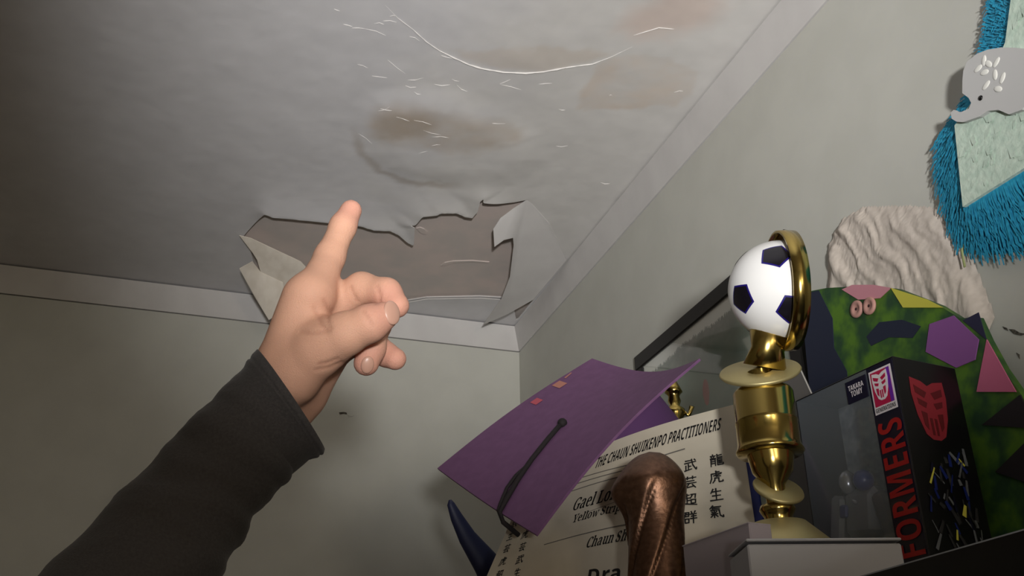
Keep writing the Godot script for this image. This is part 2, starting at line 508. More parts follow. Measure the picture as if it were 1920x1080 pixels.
const FLECKS := [-0.610,0.998,-0.602,0.996,-0.579,0.966,-0.560,0.970,-0.560,0.970,-0.529,0.964,-0.550,0.985,-0.536,0.987,-0.532,1.006,-0.523,1.009,-0.556,0.886,-0.540,0.882,-0.530,0.865,-0.506,0.867,-0.515,0.910,-0.482,0.886,-0.475,0.871,-0.453,0.883,-0.475,0.856,-0.458,0.858,-0.433,0.873,-0.409,0.879,-0.410,0.894,-0.398,0.892,-0.335,0.904,-0.322,0.920,-0.334,0.903,-0.298,0.899,-0.539,0.994,-0.520,0.997,-0.495,0.972,-0.479,0.967,-0.521,0.705,-0.494,0.685,-0.397,0.715,-0.383,0.722,-0.413,0.685,-0.400,0.697,-0.259,0.602,-0.215,0.628,-0.303,0.667,-0.289,0.675,-0.189,0.767,-0.171,0.774,-0.070,0.680,-0.052,0.681,-0.223,0.869,-0.212,0.870,-0.501,0.790,-0.483,0.792,-0.473,0.779,-0.449,0.774,-0.443,0.779,-0.412,0.775,-0.403,0.741,-0.374,0.747,-0.063,0.966,-0.051,0.973,-0.159,0.927,-0.155,0.929,-0.592,0.970,-0.579,0.969,-0.440,0.944,-0.419,0.942,-0.459,0.846,-0.447,0.844,-0.399,0.882,-0.378,0.871,-0.503,0.783,-0.488,0.800,-0.422,0.756,-0.390,0.752,-0.317,0.805,-0.295,0.808,-0.276,0.921,-0.257,0.930]

var poly := {}

func seg_distance(p: Vector2, line: PackedVector2Array, closed: bool) -> float:
	var best := 1e9
	var n := line.size() if closed else line.size() - 1
	for i in n:
		var a := line[i]
		var ab := line[(i + 1) % line.size()] - a
		var t := clampf((p - a).dot(ab) / ab.length_squared(), 0.0, 1.0)
		best = minf(best, (p - a - ab * t).length_squared())
	return sqrt(best)

# distance to an outline, positive inside; far outside it only returns -reach
func inside(p: Vector2, called: String, reach := 0.05) -> float:
	var d: Dictionary = poly[called]
	if not d.box.grow(reach).has_point(p):
		return -reach
	var s := seg_distance(p, d.line, true)
	return s if Geometry2D.is_point_in_polygon(p, d.line) else -s

func keep_outline(called: String, list: Array) -> void:
	var l := flat2(list)
	var r := Rect2(l[0], Vector2.ZERO)
	for p in l:
		r = r.expand(p)
	poly[called] = {"line": l, "box": r}

func paint_y(p: Vector2) -> float:
	var y := H
	var e := inside(p, "blister", 0.06)
	y -= 0.007 * smoothstep(-0.02, 0.06, e)
	y -= 0.0008 * noise.get_noise_2d(p.x * 900.0, p.y * 900.0)
	return y

func paint_color(p: Vector2) -> Color:
	var w := noise.get_noise_2d(p.x * 700.0 + 91.0, p.y * 700.0)
	var w2 := noise.get_noise_2d(p.x * 2200.0, p.y * 2200.0 + 37.0)
	var q := p + Vector2(w, w2) * 0.012
	var c := Vector3(0.635, 0.627, 0.645)
	var damp := smoothstep(-0.55, -0.25, p.x + w * 0.1) * smoothstep(0.2, 0.4, p.y)  # paint tone turns beige towards the right
	c = c.lerp(Vector3(0.625, 0.608, 0.585), damp * 0.8)
	c *= 1.0 + 0.06 * w + 0.04 * w2
	c *= Vector3.ONE.lerp(Vector3(0.84, 0.77, 0.70), smoothstep(-0.015, 0.02, inside(q, "long")) * (0.75 + 0.4 * w2))
	c *= Vector3.ONE.lerp(Vector3(0.82, 0.77, 0.70), smoothstep(-0.012, 0.022, inside(q, "dark")))
	c *= Vector3.ONE.lerp(Vector3(0.95, 0.885, 0.83), smoothstep(-0.003, 0.008, inside(q, "right")) * clampf(0.75 + 0.9 * w + 0.5 * w2, 0.0, 1.3))
	c *= Vector3.ONE.lerp(Vector3(0.95, 0.90, 0.85), smoothstep(-0.006, 0.010, inside(q, "band")))
	c *= Vector3.ONE.lerp(Vector3(0.97, 0.85, 0.80), smoothstep(-0.02, 0.03, inside(q, "far")))
	var ring := absf(inside(q, "blister", 0.06) + 0.004)
	var low := smoothstep(0.74, 0.66, p.y) * smoothstep(-0.30, -0.36, p.x)
	c *= Vector3.ONE.lerp(Vector3(0.80, 0.76, 0.72), smoothstep(0.016, 0.002, ring) * low)
	return Color(c.x, c.y, c.z)

func ceiling() -> void:
	var hole := CRACK + TORN
	keep_outline("hole", hole)
	keep_outline("long", STAIN_LONG)
	keep_outline("dark", STAIN_DARK)
	keep_outline("right", STAIN_RIGHT)
	keep_outline("band", STAIN_BAND)
	keep_outline("far", STAIN_FAR)
	keep_outline("blister", BLISTER)
	var crack := flat2(CRACK)
	var slab := struct("ceiling", box_mesh(Vector3(W0 / 2, H + 0.008 + 0.06, D1 / 2), Vector3(-W0 + 0.3, 0.12, D1 + 0.3), 0.0), M.bare_board)
	# the paint layer: a fine sheet with the torn hole cut out, sagging along the crack
	var step := 0.005
	var x0 := -1.25
	var nx := int(1.25 / step)
	var nz := int(1.3 / step)
	var vs := PackedVector3Array()
	var cs := PackedColorArray()
	var ds := PackedFloat32Array()
	for j in nz + 1:
		for i in nx + 1:
			var p := Vector2(x0 + i * step, j * step)
			var d := -inside(p, "hole", 0.26)
			var y := paint_y(p)
			if d < 0.25:
				var sag := seg_distance(p, crack, false)
				var amount := 0.013 * smoothstep(-0.69, -0.63, p.x) * smoothstep(-0.17, -0.26, p.x)
				y -= amount * exp(-pow(sag / 0.055, 1.2)) + 0.002 * exp(-absf(d) / 0.03)
			vs.append(Vector3(p.x, y, p.y))
			ds.append(d)
			cs.append(paint_color(p))
	var st := begin(true)
	var edge := begin()
	for j in nz:
		for i in nx:
			var a := j * (nx + 1) + i
			for t: Array in [[a, a + 1, a + nx + 2], [a, a + nx + 2, a + nx + 1]]:
				var poly_v := []
				var poly_c := []
				var cut := []
				for k in 3:
					var p: int = t[k]
					var q: int = t[(k + 1) % 3]
					if ds[p] >= 0.0:
						poly_v.append(vs[p]); poly_c.append(cs[p])
					if (ds[p] >= 0.0) != (ds[q] >= 0.0):
						var f := ds[p] / (ds[p] - ds[q])
						var v := vs[p].lerp(vs[q], f)
						poly_v.append(v); poly_c.append(cs[p].lerp(cs[q], f))
						cut.append(v)
				for k in range(1, poly_v.size() - 1):
					var ord := [0, k, k + 1]
					if (poly_v[k] - poly_v[0]).cross(poly_v[k + 1] - poly_v[0]).dot(Vector3.DOWN) > 0.0:
						ord = [0, k + 1, k]
					for o: int in ord:
						st.set_color(poly_c[o]); st.add_vertex(poly_v[o])
				if cut.size() == 2:
					var up := Vector3(0, 0.0016, 0)
					quad(edge, cut[0], cut[1], cut[1] + up, cut[0] + up, Vector3(0, -0.2, -1))
	# the plain ceiling beyond, towards the viewer and the left wall
	for r: Array in [[W0 - 0.1, x0, 0.0, D1 + 0.1], [x0, 0.02, nz * step, D1 + 0.1]]:
		for v: Vector3 in [Vector3(r[0], H, r[2]), Vector3(r[1], H, r[3]), Vector3(r[1], H, r[2]), Vector3(r[0], H, r[2]), Vector3(r[0], H, r[3]), Vector3(r[1], H, r[3])]:
			st.set_color(Color(0.635, 0.627, 0.645)); st.add_vertex(v)
	obj("paint_layer", done(st), M.ceiling_paint, slab)
	obj("torn_edge", done(edge), M.paint_edge, slab)
	# loose flaps of paint hanging from the torn edge
	flap([-0.6829,2.4880,0.3042,-0.6610,2.4880,0.2994,-0.5562,2.4700,0.2615,-0.4974,2.4400,0.2164,-0.5304,2.4250,0.1855,-0.5879,2.4300,0.1572,-0.6304,2.4550,0.2199,-0.6419,2.4680,0.2495,-0.6535,2.4750,0.2659], slab, M.paint_back)
	flap([-0.6509,2.4600,0.2532,-0.6735,2.4500,0.2348,-0.6421,2.4150,0.2036,-0.6024,2.3700,0.1789,-0.5685,2.3850,0.2095,-0.5847,2.4400,0.2165,-0.6306,2.4530,0.2240], slab, M.paint_back)
	flap([-0.1785,2.4980,0.5861,-0.1078,2.4980,0.5096,-0.0215,2.4960,0.3778,-0.0424,2.4700,0.2258,-0.0846,2.4550,0.1642,-0.1286,2.4400,0.1278,-0.1208,2.4550,0.2386,-0.1299,2.4650,0.3263,-0.1609,2.4750,0.4458,-0.1746,2.4700,0.4836,-0.1918,2.4650,0.4789,-0.2068,2.4550,0.4639,-0.2217,2.4700,0.5051,-0.2150,2.4820,0.5284,-0.1947,2.4940,0.5552], slab, M.cornice_paint)
	# the long curved ridge where the paint has buckled, and the small curled flecks
	obj("paint_ridge", ridge(flat2(RIDGE), 0.0028, 0.0026, 11), M.paint_edge, slab)
	obj("paint_ridge", ridge(flat2(RIDGE_END), 0.0022, 0.0018, 12), M.paint_edge, slab)
	for i in range(0, FLECKS.size(), 4):
		var a := Vector2(FLECKS[i], FLECKS[i + 1])
		var b := Vector2(FLECKS[i + 2], FLECKS[i + 3])
		var m := (a + b) / 2.0 + Vector2(0, 0.003 * sin(i * 1.7))
		obj("paint_fleck", ridge(PackedVector2Array([a, a.lerp(m, 0.6), m, b.lerp(m, 0.5), b]), 0.0012, 0.0011, i), M.paint_edge, slab)
	# scraps still stuck to the bare patch
	for s: Array in [[-0.350, 0.402, -0.344, 0.408, -0.334, 0.404, -0.325, 0.392, -0.327, 0.384, -0.337, 0.386], [-0.263, 0.258, -0.258, 0.274, -0.243, 0.286, -0.205, 0.300, -0.168, 0.304, -0.172, 0.299, -0.205, 0.294, -0.238, 0.279, -0.254, 0.262]]:
		st = begin()
		prism(st, flat2(s), Vector3(0, H + 0.008, 0), Vector3(1, 0, 0), Vector3(0, 0, 1), Vector3(0, -1, 0), 0.0022)
		obj("paint_scrap", done(st), M.bare_board, slab)
	st = begin()
	prism(st, flat2([-0.42, 0.020, -0.34, 0.052, -0.292, 0.068, -0.254, 0.097, -0.14, 0.137, -0.075, 0.148, -0.035, 0.05, -0.03, 0.018]), Vector3(0, H + 0.008, 0), Vector3(1, 0, 0), Vector3(0, 0, 1), Vector3(0, -1, 0), 0.003)
	obj("paint_strip", done(st), M.cornice_paint, slab)

func ridge(line: PackedVector2Array, width: float, high: float, key: int) -> ArrayMesh:
	var c := Curve2D.new()
	for p in line:
		c.add_point(p)
	var fine := c.tessellate_even_length(4, 0.006)
	var st := begin()
	var n := fine.size()
	for i in n - 1:
		var s := []
		for e in 2:
			var k := i + e
			var dir := (fine[mini(k + 1, n - 1)] - fine[maxi(k - 1, 0)]).normalized()
			var side := Vector2(-dir.y, dir.x)
			var f := sin(PI * clampf((k + 0.3) / (n - 0.4), 0.0, 1.0))
			f = pow(maxf(f, 0.05), 0.6) * (0.75 + 0.5 * noise.get_noise_2d(k * 23.0, key * 77.0))
			var a := fine[k] - side * width * f
			var b := fine[k] + side * width * f * 0.4
			var y := paint_y(fine[k])
			s.append([Vector3(a.x, y + 0.0003, a.y), Vector3(fine[k].x, y - high * f, fine[k].y), Vector3(b.x, y + 0.0003, b.y)])
		for w in 2:
			quad(st, s[0][w], s[0][w + 1], s[1][w + 1], s[1][w], Vector3.DOWN)
	return done(st)

func flap(list: Array, parent: Node, m: Material) -> void:
	var pts: Array[Vector3] = []
	var flat := PackedVector2Array()
	for i in range(0, list.size(), 3):
		pts.append(Vector3(list[i], list[i + 1], list[i + 2]))
		flat.append(Vector2(list[i], list[i + 2]))
	var idx := Geometry2D.triangulate_polygon(flat)
	var st := begin(true)
	var thick := Vector3(0, 0.0014, 0)
	for i in range(0, idx.size(), 3):
		tri(st, pts[idx[i]], pts[idx[i + 1]], pts[idx[i + 2]], Vector3.DOWN)
	st.set_smooth_group(1)
	for i in range(0, idx.size(), 3):
		tri(st, pts[idx[i]] + thick, pts[idx[i + 1]] + thick, pts[idx[i + 2]] + thick, Vector3.UP)
	st.set_smooth_group(-1)
	for i in pts.size():
		var a := pts[i]
		var b := pts[(i + 1) % pts.size()]
		quad(st, a, b, b + thick, a + thick, (b - a).cross(Vector3.UP))
	obj("paint_flap", done(st), m, parent)

# ------------------------------------------------------------------ the pointing arm
const PALM := [
	[[-0.0215, -0.0143, 0.0000, 0.0200], [-0.0089, 0.0036, 0.0000, 0.0200], [0.0050, 0.0501, 0.0000, 0.0165]],
	[[-0.0205, -0.0213, -0.0140, 0.0200], [-0.0084, -0.0030, -0.0140, 0.0200], [0.0102, 0.0433, -0.0180, 0.0165]],
	[[-0.0185, -0.0282, -0.0260, 0.0190], [-0.0070, -0.0104, -0.0260, 0.0190], [0.0161, 0.0340, -0.0340, 0.0150]],
	[[-0.0170, -0.0332, -0.0360, 0.0160], [-0.0053, -0.0181, -0.0360, 0.0160], [0.0215, 0.0228, -0.0470, 0.0130]],
	[[-0.0019, -0.0011, 0.0080, 0.0180], [0.0205, 0.0215, 0.0140, 0.0165]],
]
const FINGERS := [
	[[0.0170, 0.0170, 0.0140, 0.0160], [0.0337, 0.0270, 0.0200, 0.0140], [0.0510, 0.0344, 0.0220, 0.0118], [0.0604, 0.0392, 0.0190, 0.0090]],
	[[0.0107, 0.0544, 0.0000, 0.0140], [0.0163, 0.0788, -0.0250, 0.0102], [0.0230, 0.1008, -0.0400, 0.0090], [0.0273, 0.1129, -0.0490, 0.0078]],
	[[0.0186, 0.0433, -0.0200, 0.0125], [0.0402, 0.0569, -0.0140, 0.0106], [0.0587, 0.0540, -0.0030, 0.0094], [0.0664, 0.0455, 0.0050, 0.0084]],
	[[0.0229, 0.0340, -0.0340, 0.0120], [0.0490, 0.0328, -0.0240, 0.0100], [0.0479, 0.0167, -0.0080, 0.0090], [0.0450, 0.0066, -0.0030, 0.0086]],
	[[0.0266, 0.0191, -0.0460, 0.0105], [0.0444, 0.0193, -0.0420, 0.0088], [0.0540, 0.0108, -0.0320, 0.0080], [0.0618, 0.0078, -0.0260, 0.0078]],
]
const CREASES := [
	[0.013, 0.044, 0.0195, 0.035, 0.026, 0.029], [0.0195, 0.049, 0.0235, 0.039, 0.0275, 0.031], [0.006, 0.029, 0.014, 0.0285, 0.024, 0.0295],
	[0.019, 0.008, 0.025, 0.009, 0.031, 0.0115], [0.017, 0.0045, 0.025, 0.0058, 0.033, 0.009],
	[0.034, 0.058, 0.036, 0.053, 0.0385, 0.0485], [0.0535, 0.058, 0.0555, 0.052, 0.055, 0.048],
	[0.0485, 0.0425, 0.0515, 0.039, 0.0545, 0.034],
]

func smin(a: float, b: float, k: float) -> float:
	var h := maxf(k - absf(a - b), 0.0) / k
	return minf(a, b) - h * h * k * 0.25

func chain_distance(p: Vector3, a: PackedVector3Array, r: PackedFloat32Array, k: float) -> float:
	var best := 1e9
	for i in a.size() - 1:
		var ab := a[i + 1] - a[i]
		var t := clampf((p - a[i]).dot(ab) / ab.length_squared(), 0.0, 1.0)
		var d := (p - a[i] - ab * t).length() - lerpf(r[i], r[i + 1], t)
		best = d if best > 1e8 else smin(best, d, k)
	return best

func hand_mesh() -> ArrayMesh:
	var cell := 0.0017
	var lo := Vector3(-0.048, -0.058, -0.068)
	var n := Vector3i(int(0.135 / cell), int(0.190 / cell), int(0.118 / cell))
	var sx := 1
	var sy := n.x
	var sz := n.x * n.y
	var field := PackedFloat32Array()
	field.resize(n.x * n.y * n.z)
	field.fill(0.05)
	for group in 2:
		for chain: Array in (PALM if group == 0 else FINGERS):
			var a := PackedVector3Array()
			var r := PackedFloat32Array()
			var box := AABB(Vector3(chain[0][0], chain[0][1], chain[0][2]), Vector3.ZERO)
			var rm := 0.0
			for q: Array in chain:
				a.append(Vector3(q[0], q[1], q[2])); r.append(q[3])
				rm = maxf(rm, q[3])
				box = box.expand(a[a.size() - 1])
			box = box.grow(rm + 0.010)
			var i0 := Vector3i(((box.position - lo) / cell).floor()).clamp(Vector3i.ZERO, n - Vector3i.ONE)
			var i1 := Vector3i(((box.end - lo) / cell).ceil()).clamp(Vector3i.ZERO, n - Vector3i.ONE)
			for z in range(i0.z, i1.z + 1):
				for y in range(i0.y, i1.y + 1):
					var at := i0.x + y * sy + z * sz
					for x in range(i0.x, i1.x + 1):
						var p := lo + Vector3(x, y, z) * cell
						var d := chain_distance(p, a, r, 0.005)
						var k := 0.011
						if group == 1:
							k = lerpf(0.009, 0.0012, clampf((p.distance_to(a[0]) - 0.012) / 0.022, 0.0, 1.0))
						field[at] = smin(field[at], d, k)
						at += 1
	var verts := PackedVector3Array()
	var cols := PackedColorArray()
	var where := {}
	var corner := [0, sx, sy, sx + sy, sz, sx + sz, sy + sz, sx + sy + sz]
	var edges := [[0, 1], [2, 3], [4, 5], [6, 7], [0, 2], [1, 3], [4, 6], [5, 7], [0, 4], [1, 5], [2, 6], [3, 7]]
	var offs := []
	for k in 8:
		offs.append(Vector3(k & 1, (k >> 1) & 1, (k >> 2) & 1))
	for z in n.z - 1:
		for y in n.y - 1:
			var at := y * sy + z * sz
			for x in n.x - 1:
				var f0 := field[at]
				if absf(f0) < cell * 2.5:
					var neg := 0
					for k in 8:
						if field[at + corner[k]] < 0.0:
							neg += 1
					if neg > 0 and neg < 8:
						var sum := Vector3.ZERO
						var cnt := 0
						for e: Array in edges:
							var fa := field[at + corner[e[0]]]
							var fb := field[at + corner[e[1]]]
							if (fa < 0.0) != (fb < 0.0):
								sum += offs[e[0]].lerp(offs[e[1]], fa / (fa - fb))
								cnt += 1
						var p := lo + (Vector3(x, y, z) + sum / cnt) * cell
						var g := Vector3(field[at + sx] - f0, field[at + sy] - f0, field[at + sz] - f0).normalized()
						var red := 0.0
						if g.z > 0.05:
							for c: Array in CREASES:
								var q := Vector2(p.x, p.y)
								var d := seg_distance(q, flat2(c), false)
								if d < 0.003:
									p -= g * 0.0008 * exp(-pow(d / 0.0012, 2.0))
									red = maxf(red, exp(-pow(d / 0.0013, 2.0)))
						var w := noise.get_noise_3d(p.x * 2600.0, p.y * 2600.0, p.z * 2600.0)
						var tip := 0.0
						for ch: Array in FINGERS:
							var tp := Vector3(ch[3][0], ch[3][1], ch[3][2])
							tip = maxf(tip, smoothstep(0.026, 0.008, p.distance_to(tp)))
						var c3 := Vector3(0.63, 0.355, 0.25) * (1.0 + 0.10 * w)
						c3 = c3.lerp(Vector3(0.63, 0.305, 0.235), tip * 0.7)
						c3 = c3.lerp(Vector3(0.40, 0.19, 0.13), red * 0.35)  # creases drawn darker and redder in the skin colour
						where[at] = verts.size()
						verts.append(p)
						cols.append(Color(c3.x, c3.y, c3.z))
				at += 1
	var st := begin(true)
	for cell_at: int in where:
		var f0 := field[cell_at]
		for ax: Array in [[sx, sy, sz], [sy, sz, sx], [sz, sx, sy]]:
			var f1 := field[cell_at + ax[0]]
			if (f0 < 0.0) != (f1 < 0.0):
				var q := [cell_at, cell_at - ax[1], cell_at - ax[1] - ax[2], cell_at - ax[2]]
				if q.all(func(i): return where.has(i)):
					var ids := q.map(func(i): return where[i])
					if f0 > 0.0:
						ids.reverse()
					for k: int in [0, 2, 1, 0, 3, 2]:
						st.set_color(cols[ids[k]])
						st.add_vertex(verts[ids[k]])
	st.index()
	return done(st)

const SLEEVE := [
	[Vector3(-0.0052, -0.0175, 0.0000), Vector3(0.0227, -0.0336, 0.0000), Vector3(0.0086, 0.0058, 0.0342)],
	[Vector3(-0.0080, -0.0217, 0.0010), Vector3(0.0239, -0.0332, 0.0000), Vector3(0.0085, 0.0061, 0.0345)],
	[Vector3(-0.0148, -0.0267, 0.0040), Vector3(0.0231, -0.0302, 0.0000), Vector3(0.0106, 0.0081, 0.0307)],
	[Vector3(-0.0242, -0.0348, 0.0100), Vector3(0.0238, -0.0261, 0.0000), Vector3(0.0099, 0.0091, 0.0280)],
	[Vector3(-0.0306, -0.0434, 0.0150), Vector3(0.0271, -0.0243, 0.0000), Vector3(0.0099, 0.0110, 0.0285)],
	[Vector3(-0.0388, -0.0527, 0.0220), Vector3(0.0289, -0.0223, 0.0000), Vector3(0.0097, 0.0125, 0.0280)],
	[Vector3(-0.0458, -0.0608, 0.0280), Vector3(0.0304, -0.0209, 0.0000), Vector3(0.0100, 0.0145, 0.0273)],
	[Vector3(-0.0531, -0.0710, 0.0370), Vector3(0.0318, -0.0186, 0.0000), Vector3(0.0095, 0.0163, 0.0264)],
	[Vector3(-0.0611, -0.0841, 0.0480), Vector3(0.0353, -0.0166, 0.0000), Vector3(0.0090, 0.0191, 0.0270)],
	[Vector3(-0.0672, -0.0940, 0.0580), Vector3(0.0375, -0.0157, 0.0000), Vector3(0.0093, 0.0221, 0.0266)],
	[Vector3(-0.0739, -0.1052, 0.0700), Vector3(0.0388, -0.0157, 0.0000), Vector3(0.0098, 0.0242, 0.0261)],
	[Vector3(-0.0862, -0.1262, 0.0950), Vector3(0.0416, -0.0166, 0.0000), Vector3(0.0113, 0.0282, 0.0251)],
	[Vector3(-0.0964, -0.1450, 0.1250), Vector3(0.0438, -0.0168, 0.0000), Vector3(0.0122, 0.0319, 0.0232)],
	[Vector3(-0.1041, -0.1631, 0.1550), Vector3(0.0440, -0.0150, 0.0000), Vector3(0.0127, 0.0345, 0.0223)],
	[Vector3(-0.1060, -0.1900, 0.1950), Vector3(0.0450, -0.0100, 0.0000), Vector3(0.0090, 0.0420, 0.0180)],
	[Vector3(-0.1040, -0.2300, 0.2900), Vector3(0.0500, -0.0050, 0.0000), Vector3(0.0050, 0.0480, 0.0200)],
	[Vector3(-0.0970, -0.2900, 0.4200), Vector3(0.0560, -0.0050, 0.0000), Vector3(0.0050, 0.0540, 0.0220)],
	[Vector3(-0.0950, -0.3100, 0.4650), Vector3(0.0450, -0.0050, 0.0000), Vector3(0.0050, 0.0430, 0.0180)],
	[Vector3(-0.0945, -0.3180, 0.4800), Vector3(0.0040, 0.0000, 0.0000), Vector3(0.0000, 0.0040, 0.0010)],
]

func sleeve_mesh() -> ArrayMesh:
	var rings := []
	var around := 56
	var per := 6
	var n := SLEEVE.size()
	var total := (n - 1) * per
	# inside of the cuff first, then out over the hem and down the arm
	var back := Vector3(-0.028, -0.030, 0.014)
	for s: Array in [[0.84, 1.0], [0.92, 0.4], [0.95, 0.0]]:
		var ring := []
		for k in around:
			var a := TAU * k / around
			ring.append(SLEEVE[0][0] + back * s[1] + (SLEEVE[0][1] * cos(a) + SLEEVE[0][2] * sin(a)) * s[0])
		rings.append(ring)
	for i in total + 1:
		var seg := mini(i / per, n - 2)
		var f := float(i - seg * per) / per
		var q := []
		for c in 3:
			q.append((SLEEVE[seg][c] as Vector3).cubic_interpolate(SLEEVE[seg + 1][c], SLEEVE[maxi(seg - 1, 0)][c], SLEEVE[mini(seg + 2, n - 1)][c], f))
		var along := float(i) / per
		var ring := []
		for k in around:
			var a := TAU * k / around
			var w := smoothstep(0.3, 2.5, along) * (1.0 - smoothstep(n - 4.0, n - 2.0, along))
			var fold := noise.get_noise_3d(cos(a) * 60.0 + along * 18.0, sin(a) * 60.0, along * 34.0)
			var fold2 := sin(along * 3.3 + cos(a + 0.6) * 2.2 + 3.0 * noise.get_noise_2d(along * 30.0, a * 20.0))
			var s := 1.0 + w * (0.055 * fold + 0.020 * fold2) - 0.03 * exp(-pow((along - 1.15) / 0.15, 2.0))
			ring.append(q[0] + (q[1] * cos(a) + q[2] * sin(a)) * s)
		rings.append(ring)
	var st := begin(true)
	for i in rings.size() - 1:
		for k in around:
			var k1 := (k + 1) % around
			var vs := [rings[i][k], rings[i][k1], rings[i + 1][k1], rings[i + 1][k]]
			for o: int in [0, 1, 2, 0, 2, 3]:
				st.add_vertex(vs[o])
	st.index()
	return done(st)

func arm() -> void:
	var p := obj("person", hand_mesh(), M.skin)
	p.position = Vector3(-0.66618, 1.76613, 1.48462)
	p.rotation_degrees = EYE_TURN
	tag(p, "left hand of a person in a dark sleeve, index finger pointing up at the crack", "person")
	var s := obj("sleeve", sleeve_mesh(), M.sleeve_cloth, p)
	s.set_meta("label", "charcoal long sleeve with loose cuff")
	var tn := Basis.looking_at(-Vector3(0.72, 0.28, 0.62), Vector3(0.3, 1, 0))
	obj("thumbnail", ball_mesh(Vector3(0.0652, 0.0412, 0.0230), Vector3(0.0068, 0.0082, 0.0024), tn), M.nail, p)
	var rn := Basis.looking_at(-Vector3(0.25, -0.15, 0.9), Vector3(0.15, 1, 0))
	obj("fingernail", ball_mesh(Vector3(0.0468, 0.0060, 0.0042), Vector3(0.0044, 0.0060, 0.0018), rn), M.nail, p)

# ------------------------------------------------------------------ bookcase and what stands on it
func bookcase() -> void:
	var x0 := -0.36
	var z0 := 0.45
	var z1 := 1.95
	var t := thing("bookcase", "tall black bookcase against the wall under the trophies", "bookcase", Vector3(x0 / 2, 0, (z0 + z1) / 2))
	var c := -t.position
	obj("top_panel", box_mesh(c + Vector3(x0 / 2 - 0.002, TOP - 0.0125, (z0 + z1) / 2), Vector3(-x0 - 0.006, 0.025, z1 - z0), 0.001), M.case_black, t)
	for z: float in [z0 + 0.011, (z0 + z1) / 2, z1 - 0.011]:
		obj("side_panel", box_mesh(c + Vector3(x0 / 2 - 0.002, (TOP - 0.025) / 2, z), Vector3(-x0 - 0.01, TOP - 0.025, 0.022), 0.001), M.case_black, t)
	obj("back_panel", box_mesh(c + Vector3(-0.008, TOP / 2 - 0.0125, (z0 + z1) / 2), Vector3(0.006, TOP - 0.03, z1 - z0 - 0.03), 0.0005), M.case_black, t)
	for k in 5:
		var y := 0.06 + k * 0.31
		for h in 2:
			var zc := z0 + (z1 - z0) * (0.25 + 0.5 * h)
			obj("shelf", box_mesh(c + Vector3(x0 / 2, y, zc), Vector3(-x0 - 0.03, 0.02, (z1 - z0) / 2 - 0.033), 0.001), M.case_black, t)

const CTL := Vector3(-0.3276, 1.8466, 0.9795)
const CTR := Vector3(-0.1795, 1.8757, 1.2353)
const CBL := Vector3(-0.3998, 1.7003, 1.0017)
const CBR := Vector3(-0.1891, 1.7120, 1.2600)

func sheet(u: float, v: float, lift := 0.0) -> Vector3:
	var p := CTL.lerp(CTR, u).lerp(CBL.lerp(CBR, u), v)
	var n := sheet_out()
	return p + n * (0.012 * sin(PI * u) + lift)

func sheet_out() -> Vector3:
	var n := (CTR - CTL).cross(CBL - CTL).normalized()
	return n if n.dot(EYE - CTL) > 0.0 else -n

